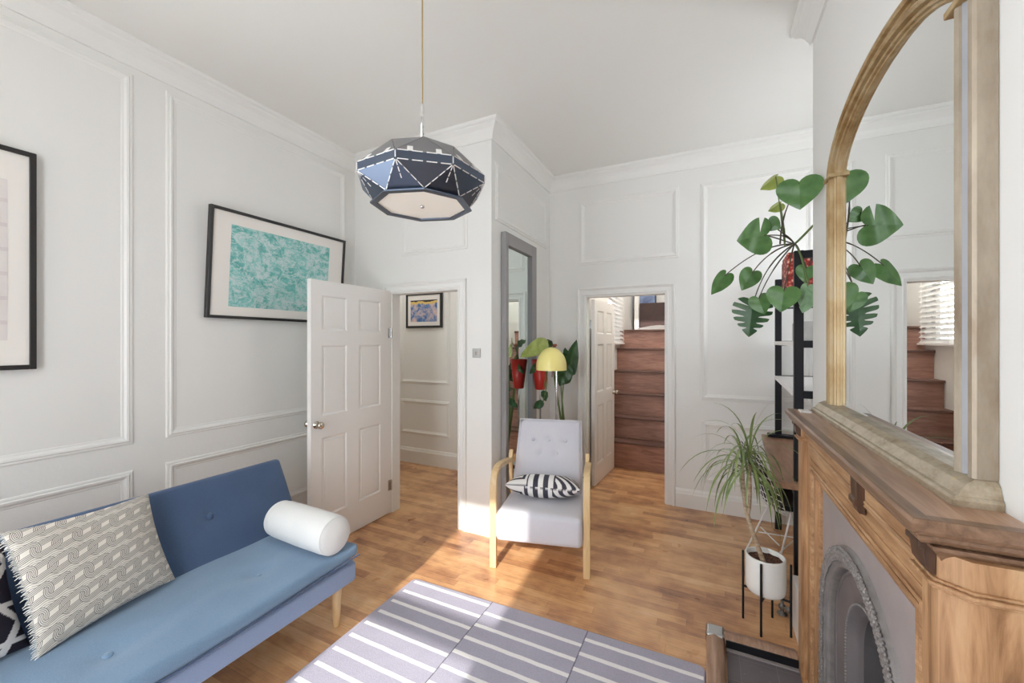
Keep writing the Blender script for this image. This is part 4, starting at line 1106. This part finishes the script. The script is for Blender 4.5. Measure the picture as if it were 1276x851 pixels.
def rleaf(bx, by, tx, ty, w, Y, fold=.3, mi=0, dy=0., via=None):
    b, t = at(bx, by, Y), at(tx, ty, Y + dy); paddle(rl, b, t, w, (cam - b).normalized() + V((.35, 0, .15)), fold, mi=mi)
    r0 = V((pt.x, pt.y, top - .02)); rs_.tube(bez(r0, r0 + V((0, 0, .08)), at(*via, Y), b, 12), .004, 6)
rleaf(683, 425, 648, 445, .15, 3.47, .35, mi=1, dy=-.30, via=(682, 430))
rleaf(672, 452, 660, 466, .07, 3.40, .2, via=(672, 440))
rleaf(677, 500, 665, 509, .08, 3.38, .2, via=(690, 455))
rleaf(677, 486, 680, 500, .07, 3.40, .4, via=(686, 450))
rl.build('foliage', [M_leafd, M_leafy], rp); rs_.build('stem', M_stem, rp)
fw = MB()
for k in range(5): fw.sphere(at(689 + k * .9, 430 + (k % 2) * 1.5, 3.6), .012, 8, 6)
fw.tube([at(689.5, 431, 3.6), at(688, 470, 3.6)], .004, 6)
fw.build('flower_bud', Mat('rust_bud', rgb(150, 84, 60), .7), sp)

# ================================================================== DESK SHELF UNIT in the right alcove
UR = math.radians(-2.9); Mu = Matrix.Translation((.452, 2.725, 0)) @ Matrix.Rotation(UR, 4, 'Z')
un = thing('shelf_desk', 'black framed shelving desk with wooden top beside the chimney breast', 'shelving desk', (.452, 2.725, 0), UR)
H = 2.035
def uu(mb, n, m, **k): return mb.build(n, m, un, M=Mu, **k)
for x, y in ((0, 0), (0, 1.19), (.40, 0), (.40, 1.19)):
    uu(MB().box(x - .022, x + .022, y - .022, y + .022, 0, H), 'post', M_black, bevel=.002, bseg=1)
for y in (0, 1.19):
    for z in (1.235, 1.515, 1.815, H - .022): uu(MB().box(.022, .378, y - .018, y + .018, z - .02, z + .02), 'cross_bar', M_black)
for z in (1.235, 1.515, 1.815): uu(MB().box(-.026, .42, .024, 1.215, z - .012, z + .016), 'shelf', M_white, bevel=.002, bseg=1)
uu(MB().box(.10, .42, -.022, .36, H - .002, H + .016), 'top_board', M_black, bevel=.002, bseg=1)
uu(MB().box(-.115, .40, -.075, 1.235, .718, .752), 'desk_top', M_desk, bevel=.003)
uu(MB().box(-.075, .40, 1.13, 1.215, .7525, .775), 'foot_plate', M_black, bevel=.003)
uu(MB().box(-.02, .0, .022, 1.168, .66, .716), 'apron', M_black)
# things on the shelves
tag(MB().box(.0, .16, .885, .91, 1.8315, 2.11).build('book', Mat('black_book_cloth', rgb(34, 30, 34), .6), M=Mu), 'thin black book standing on the upper white shelf', 'book')
rf = Mat('red_floral_cloth', rgb(190, 70, 60), .7); vv = rf.voronoi(rf.coord(), 38); rf.set('Base Color', rf.ramp(vv, [(.12, rgb(236, 206, 190)), (.32, rgb(222, 130, 110)), (.5, rgb(168, 48, 44)), (.75, rgb(104, 44, 40))]))
tag(MB().box(.0, .17, .56, .865, 1.8315, 2.135).build('fabric_box', rf, bevel=.006, M=Mu), 'red floral fabric covered box on the upper white shelf', 'box')
gb = Mat('grey_marbled_card', rgb(196, 194, 192), .7); gb.set('Base Color', gb.mix(gb.noise(gb.coord(), 12, 4), rgb(170, 168, 168), rgb(214, 212, 210)))
tag(MB().box(.05, .32, .45, .76, 1.5315, 1.66).build('storage_box', gb, bevel=.003, M=Mu), 'grey marbled storage box on the middle white shelf', 'box')
tag(MB().box(.405, .495, 2.345, 2.62, 0.0, .272).build('white_box', M_white, bevel=.004), 'white box standing on the floor between fireplace and shelving post', 'box')

# monstera on top of the unit
mo = thing('monstera_plant', 'trailing monstera plant on top of the black shelving unit', 'potted plant', (.66, 2.86, H + .016))
pot_ = MB().lathe([(0, H + .0165), (.085, H + .0165), (.09, H + .022), (.11, H + .18), (.112, H + .19), (.098, H + .19), (.095, H + .165), (0, H + .165)], (.66, 2.86, 0), 28).build('pot', M_pot, mo)
MB().lathe([(0, H + .166), (.096, H + .166)], (.66, 2.86, 0), 20).build('soil', M_soil, pot_)
HEART = [(0, 0), (.05, -.09), (.13, -.165), (.23, -.19), (.33, -.165), (.42, -.09), (.475, .02), (.495, .14), (.485, .27), (.445, .41), (.38, .54), (.30, .66), (.21, .77), (.12, .88), (.05, .955), (0, 1)]
def outline(n=61):
    """half outline resampled evenly from notch to tip"""
    P = [V((x, y, 0)) for x, y in HEART]; S = [0]
    for a, b in zip(P, P[1:]): S.append(S[-1] + (b - a).length)
    out = []
    for i in range(n):
        q = S[-1] * i / (n - 1); k = max(0, min(len(P) - 2, sum(1 for z in S if z <= q) - 1)); f = (q - S[k]) / (S[k + 1] - S[k])
        p = P[k] + (P[k + 1] - P[k]) * f; out.append((p.x, p.y, q / S[-1]))
    return out
def mleaf(m, base, tip, wid, nrm, fold=.12, cup=.1, split=False, mi=0, notch=False, T=.0012):
    b, t = V(base), V(tip); ax = t - b; L = ax.length; a = ax.normalized(); n = V(nrm); n = (n - a * n.dot(a)).normalized(); s = a.cross(n)
    def P(x, y): return b + a * (L * y) + s * (wid * x) + n * (-fold * abs(x) * wid * 2 - cup * L * (y - .4) ** 2 * 1.2 + .02 * L * math.sin(9 * y + 5 * x))
    O_ = outline(); nr = 6
    for side in (-1, 1):
        rows = []
        for i, (w, y, q) in enumerate(O_):
            my = max(0., (q - .16) / .84) ** 1.15 * .96 if i < len(O_) - 1 else 1.
            rr = 1.
            if split:
                for c in (.30, .43, .56, .69, .81):
                    rr = min(rr, .20 + .80 * min(1, (abs(q - c) / .03) ** 1.1))
            if notch and side > 0:
                rr = min(rr, .22 + .78 * min(1, (abs(q - .40) / .05)))
            rows.append([P(side * w * rr * k / nr, my + (y - my) * rr * (k / nr)) for k in range(nr + 1)])
        vs = [p for r in rows for p in r]; W = nr + 1
        fs = [(i * W + k, i * W + k + 1, (i + 1) * W + k + 1, (i + 1) * W + k) for i in range(len(rows) - 1) for k in range(nr)]
        m.add(vs, fs, mi, True); m.add([p - n * T for p in vs], fs, mi, True)
ml, ms = MB(), MB(); mroot = at(990, 304, 2.70)
PXs = lambda px_, Y: px_ * Y / 560.
def leafpx(bx, by, tx, ty, wpx, Y, dy=0., fold=.12, cup=.12, split=False, mi=0, tilt=(0, 0, 0), ctrl=None, dark=True, notch=False, start=None):
    b, t = at(bx, by, Y), at(tx, ty, Y + dy); n = (cam - b).normalized() + V(tilt)
    mleaf(ml, b, t, wpx / FOC * (b - cam).length * .93, n, fold, cup, split, mi, notch)
    s0 = at(*start) if start else mroot
    c = at(*ctrl, (Y + s0.y) / 2) if ctrl else (s0 * .4 + b * .6 + V((0, 0, .06)))
    ms.tube(bez(s0, s0 * .5 + c * .5 + V((0, 0, .02)), c, b + (t - b) * .06, 14), [.0042] * 8 + [.003] * 7, 6, mi=1 if dark else 0)
leafpx(996, 226, 997, 261, 42, 2.385, fold=.05, cup=.1, ctrl=(976, 262), start=(972, 304, 2.6))
leafpx(955, 293, 918, 300, 42, 2.545, fold=.05, ctrl=(975, 292), notch=True)
leafpx(958, 277, 973, 285, 17, 2.56, fold=.05, ctrl=(978, 294))
leafpx(968, 219, 947, 236, 17, 2.71, fold=.5, mi=1, tilt=(.2, 0, .8), ctrl=(973, 270), dark=False, start=(978, 306, 2.66))
leafpx(973, 253, 957, 263, 12, 2.70, fold=.5, mi=1, tilt=(.2, 0, .6), ctrl=(978, 285), dark=False, start=(978, 306, 2.66))
leafpx(904, 342, 886, 367, 20, 2.944, fold=.3, tilt=(-.3, 0, .0), ctrl=(940, 312))
leafpx(938, 339, 924, 362, 23, 2.80, fold=.08, ctrl=(953, 318))
leafpx(938, 378, 933, 420, 42, 2.847, split=True, mi=2, fold=.12, ctrl=(950, 336))
leafpx(945, 371, 953, 392, 23, 2.75, fold=.1, ctrl=(956, 345))
leafpx(977, 361, 973, 389, 33, 2.60, fold=.08, ctrl=(985, 325))
leafpx(1006, 333, 1001, 351, 20, 2.68, fold=.08, ctrl=(996, 312))
for k, (x, y, w) in enumerate(((1004, 362, 12), (1000, 372, 12), (1008, 368, 10), (1003, 380, 14))):
    leafpx(x + 3, y - 6, x - 3, y + 10, w, 2.66 + .01 * k, fold=.2, mi=3, ctrl=(1004, 330), dark=False)
ms.tube(bez(V((.66, 2.86, H + .17)), V((.62, 2.84, H + .30)), V((.5, 2.72, mroot.z + .06)), mroot, 12), .006, 8)
ms.tube(bez(mroot, mroot + V((-.05, 0, .02)), at(960, 292, 2.6), at(945, 293, 2.6), 8), .0035, 6, mi=1)
ml.build('foliage', [M_leaf, M_leafy, M_leafd, M_leafp], mo); ms.build('stem', [M_stem, M_stemd], mo)

# ================================================================== DRACAENA on its stand
DX, DY = .275, 2.545
ps = thing('plant_stand', 'black wire plant stand with four thin legs by the fireplace', 'plant stand', (DX, DY, 0))
for lx, ly in ((.245, 2.443), (.172, 2.565), (.318, 2.640), (.384, 2.505)):
    ztop = .375
    MB().tube([(lx, ly, 0), (lx, ly, ztop)], .0055, 8).build('leg', M_black, ps)
rb = MB()
for (a, b) in (((.245, 2.443), (.318, 2.640)), ((.172, 2.565), (.384, 2.505))): rb.tube([(*a, .181), (*b, .181)], .006, 8)
rb.build('support_bar', M_black, ps)
dr = thing('dracaena_plant', 'spiky dracaena with bare pale trunk in a white pot on a black stand', 'potted plant', (DX, DY, .188))
pot_ = MB().lathe([(0, .188), (.075, .188), (.086, .193), (.0925, .206), (.0945, .23), (.0945, .376), (.092, .382), (.086, .382), (.083, .376), (.083, .352), (0, .352)], (DX, DY, 0), 44).build('pot', M_pot, dr)
MB().grid(lambda u, v: (DX + .083 * v * math.cos(2 * PI * u), DY + .083 * v * math.sin(2 * PI * u), (.358) + .006 * mnoise.noise(V((v * math.cos(2 * PI * u) * 6, v * math.sin(2 * PI * u) * 6, 1)))), 30, 8).build('soil', M_soil, pot_)
tk = MB(); t0 = V((DX - .01, DY - .03, .35)); t1 = at(931, 640, 2.53); t2 = at(925, 596, 2.55); t3 = at(934, 600, 2.52)
tk.tube(bez(t0, t0 * .6 + t1 * .4 + V((-.01, 0, .02)), t1 + V((.01, 0, -.05)), t1, 12), [.0125] * 13, 10)
tk.tube(bez(t1 - V((0, 0, .01)), t1 + V((-.01, 0, .03)), t2 - V((0, 0, .03)), t2 + V((0, 0, .07)), 8), [.010] * 9, 10)
tk.tube(bez(t1 - V((0, 0, .01)), t1 + V((.02, 0, .03)), t3 - V((0, 0, .03)), t3 + V((0, 0, .09)), 8), [.009] * 9, 10)
tk.build('trunk', M_bark, dr)
fo = MB(); R2 = random.Random(11)
def strap(b, az, el, L, w, droop):
    d = V((math.cos(az) * math.cos(el), math.sin(az) * math.cos(el), math.sin(el))); s = V((-math.sin(az), math.cos(az), 0)); n = 10
    P = []; p = V(b); cur = d.copy()
    for i in range(n + 1):
        P.append(p.copy()); p = p + cur * (L / n); cur = (cur + V((0, 0, -droop / n))).normalized()
    vs = []
    for i, p in enumerate(P):
        t = i / n; ww = w * (.55 + .9 * t if t < .5 else 1.0) * (1 - max(0, (t - .45) / .55) ** 1.6) + .0004
        up = V((0, 0, 1)) * .25 * ww
        vs += [p - s * ww + up, p, p + s * ww + up]
    fs = []
    for i in range(n):
        for k in range(2): fs.append((i * 3 + k, i * 3 + k + 1, i * 3 + k + 4, i * 3 + k + 3))
    fo.add(vs, fs, 0, True)
for hd, nl in ((t2 + V((0, 0, .06)), 36), (t3 + V((0, 0, .09)), 36)):
    for k in range(nl):
        q = k / nl; el = math.radians(82 - 88 * q + R2.uniform(-10, 10)); az = k * 2.4 + R2.uniform(-.3, .3)
        strap(hd + V((0, 0, .05 - .09 * q)), az, el, R2.uniform(.24, .42), R2.uniform(.0045, .0070), R2.uniform(2.0, 4.2))
fo.build('foliage', M_drac, dr)

# ================================================================== WIRE DESK CHAIR
WC = V((.36, 3.2, 0)); MC = Matrix.Translation((.36, 3.2, 0)) @ Matrix.Rotation(math.radians(17), 4, 'Z') @ Matrix.Translation((-.42, -3.2, 0)); wc = thing('wire_chair', 'black and white wire chair tucked under the wooden desk', 'chair', WC)
bw = MB(); bt, sb = V((.205, 0, .895)), V((.395, 0, .44))
def back_pt(u, v):   # u across, v up
    p = sb + (bt - sb) * v; c = (2 * u - 1)
    return V((p.x + .045 * (c * c) + .02 * math.sin(PI * v), 3.2 + c * (.20 + .02 * math.sin(PI * v)), p.z - .03 * c * c * v))
def seat_pt(u, v):
    c = 2 * u - 1; return V((.395 + .40 * v, 3.2 + c * .21, .44 + .012 * v + .03 * c * c - .02 * math.sin(PI * v)))
for k in range(13):
    bw.tube([back_pt(k / 12, j / 10) for j in range(11)], .0026, 5); bw.tube([seat_pt(k / 12, j / 8) for j in range(9)], .0026, 5)
for k in range(11):
    bw.tube([back_pt(j / 12, k / 10) for j in range(13)], .0026, 5); bw.tube([seat_pt(j / 12, k / 10) for j in range(13)], .0026, 5)
bw.build('wire_shell', M_white, wc, M=MC)
MB().grid(lambda u, v: back_pt(.06 + .88 * u, .28 + .66 * v) + V((.008, 0, 0)), 10, 10).build('back_pad', M_black, wc, M=MC)
sp_ = MB(); 
for dz in (.008, .038): sp_.grid(lambda u, v: seat_pt(.05 + .9 * u, .05 + .9 * v) + V((0, 0, dz)), 10, 10)
ring_ = [(0, i / 10) for i in range(10)] + [(i / 10, 1) for i in range(10)] + [(1, 1 - i / 10) for i in range(10)] + [(1 - i / 10, 0) for i in range(11)]
for i in range(len(ring_) - 1):
    (a, b), (c, d) = ring_[i], ring_[i + 1]; A = seat_pt(.05 + .9 * a, .05 + .9 * b); B = seat_pt(.05 + .9 * c, .05 + .9 * d)
    sp_.quad(A + V((0, 0, .008)), B + V((0, 0, .008)), B + V((0, 0, .038)), A + V((0, 0, .038)))
sp_.build('seat_pad', M_black, wc, M=MC)
for lx, ly in ((.36, 2.99), (.36, 3.41), (.80, 3.0), (.80, 3.40)):
    tx = .50 if lx < .5 else .72; ty = 3.2 + (ly - 3.2) * .62
    MB().tube([(lx, ly, 0), (tx, ty, .425)], .0058, 8).build('leg', M_white, wc, M=MC)
br = MB()
for a, b in (((.42, 3.05, .18), (.77, 3.34, .26)), ((.42, 3.34, .18), (.77, 3.05, .26)), ((.43, 3.07, .22), (.43, 3.33, .22)), ((.50, 3.07, .425), (.50, 3.33, .425)), ((.72, 3.07, .425), (.72, 3.33, .425)), ((.50, 3.07, .425), (.72, 3.07, .425)), ((.50, 3.33, .425), (.72, 3.33, .425))): br.tube([a, b], .0042, 6)
br.build('wire_brace', M_white, wc, M=MC)

# radiator valve on the floor
va = thing('radiator_valve', 'small metal radiator valve on the floor behind the plant stand', 'valve', (.372, 2.70, 0))
MB().lathe([(0, 0), (.026, 0), (.026, .004), (.010, .008), (.010, .03), (.017, .034), (.017, .05), (.008, .056), (.007, .095), (0, .097)], (.372, 2.70, 0), 20).build('body', M_dull, va)
MB().tube([(.372, 2.70, .042), (.42, 2.66, .042), (.435, 2.655, .03)], .0085, 10).lathe([(0, -.01), (.014, -.01), (.014, .012), (0, .012)], (.40, 2.677, .042), 6).build('elbow', M_dull, va)

# ================================================================== LIGHT, SKY, CAMERA
W = bpy.data.worlds.new('sky'); SC.world = W; W.use_nodes = True
bg = W.node_tree.nodes['Background']; bg.inputs[0].default_value = (.89, .95, 1.0, 1); bg.inputs[1].default_value = SKY = 9.0
def portal(x0, x1, z0, z1, y=None, X_=None, rot=None):
    l = bpy.data.lights.new('window_portal', 'AREA'); l.shape = 'RECTANGLE'; l.size = x1 - x0; l.size_y = z1 - z0; l.cycles.is_portal = True
    o = bpy.data.objects.new('window_portal', l); COL.objects.link(o)
    o.location = ((x0 + x1) / 2, y, (z0 + z1) / 2) if X_ is None else (X_, (x0 + x1) / 2, (z0 + z1) / 2); o.rotation_euler = rot
portal(AX0, AX1, ZS, ZH, y=WY - .155, rot=(PI / 2, 0, 0)); portal(DY0, DY1, ZS, ZH, X_=LW - .155, rot=(PI / 2, 0, -PI / 2))
portal(3.05, 3.65, 1.5, 2.55, X_=RX + .155, rot=(PI / 2, 0, PI / 2))
portal(5.2, 5.95, 1.5, 2.75, X_=SW0 - .125, rot=(PI / 2, 0, -PI / 2))
sun = bpy.data.lights.new('sun', 'SUN'); sun.energy = 4.0; sun.angle = math.radians(.9); sun.color = (1., .96, .90)
so = bpy.data.objects.new('sun', sun); COL.objects.link(so)
d = V((-.095, .995, -.60)).normalized(); so.rotation_euler = d.to_track_quat('-Z', 'Y').to_euler()
def point(name, loc, e, col, r=.06):
    l = bpy.data.lights.new(name, 'POINT'); l.energy = e; l.color = col; l.shadow_soft_size = r
    o = bpy.data.objects.new(name, l); COL.objects.link(o); o.location = loc
point('hall_lamp', (-3.3, 3.3, 2.9), 9, (.98, .98, 1.), .1)
point('added_stair_lamp', (-.6, 5.3, 3.3), 26, (1., .95, .9), .2)  # added lamp with no visible source, lights the risers from above
cam_d = bpy.data.cameras.new('camera'); cam_d.sensor_width = 36; cam_d.lens = FOC / 1276 * 36; cam_d.clip_start = .02
co = bpy.data.objects.new('camera', cam_d); COL.objects.link(co); co.location = (0, 0, EYE); co.rotation_euler = (PI / 2, 0, YAW)
SC.camera = co
SC.view_settings.view_transform = 'Standard'; SC.view_settings.look = 'None'; SC.view_settings.gamma = 1.; SC.view_settings.use_curve_mapping = False
SC.view_settings.exposure = .52
SC.cycles.max_bounces = 14; SC.cycles.diffuse_bounces = 8; SC.cycles.glossy_bounces = 6; SC.cycles.use_denoising = True
SC.cycles.caustics_reflective = False; SC.cycles.caustics_refractive = False; SC.cycles.sample_clamp_indirect = 8
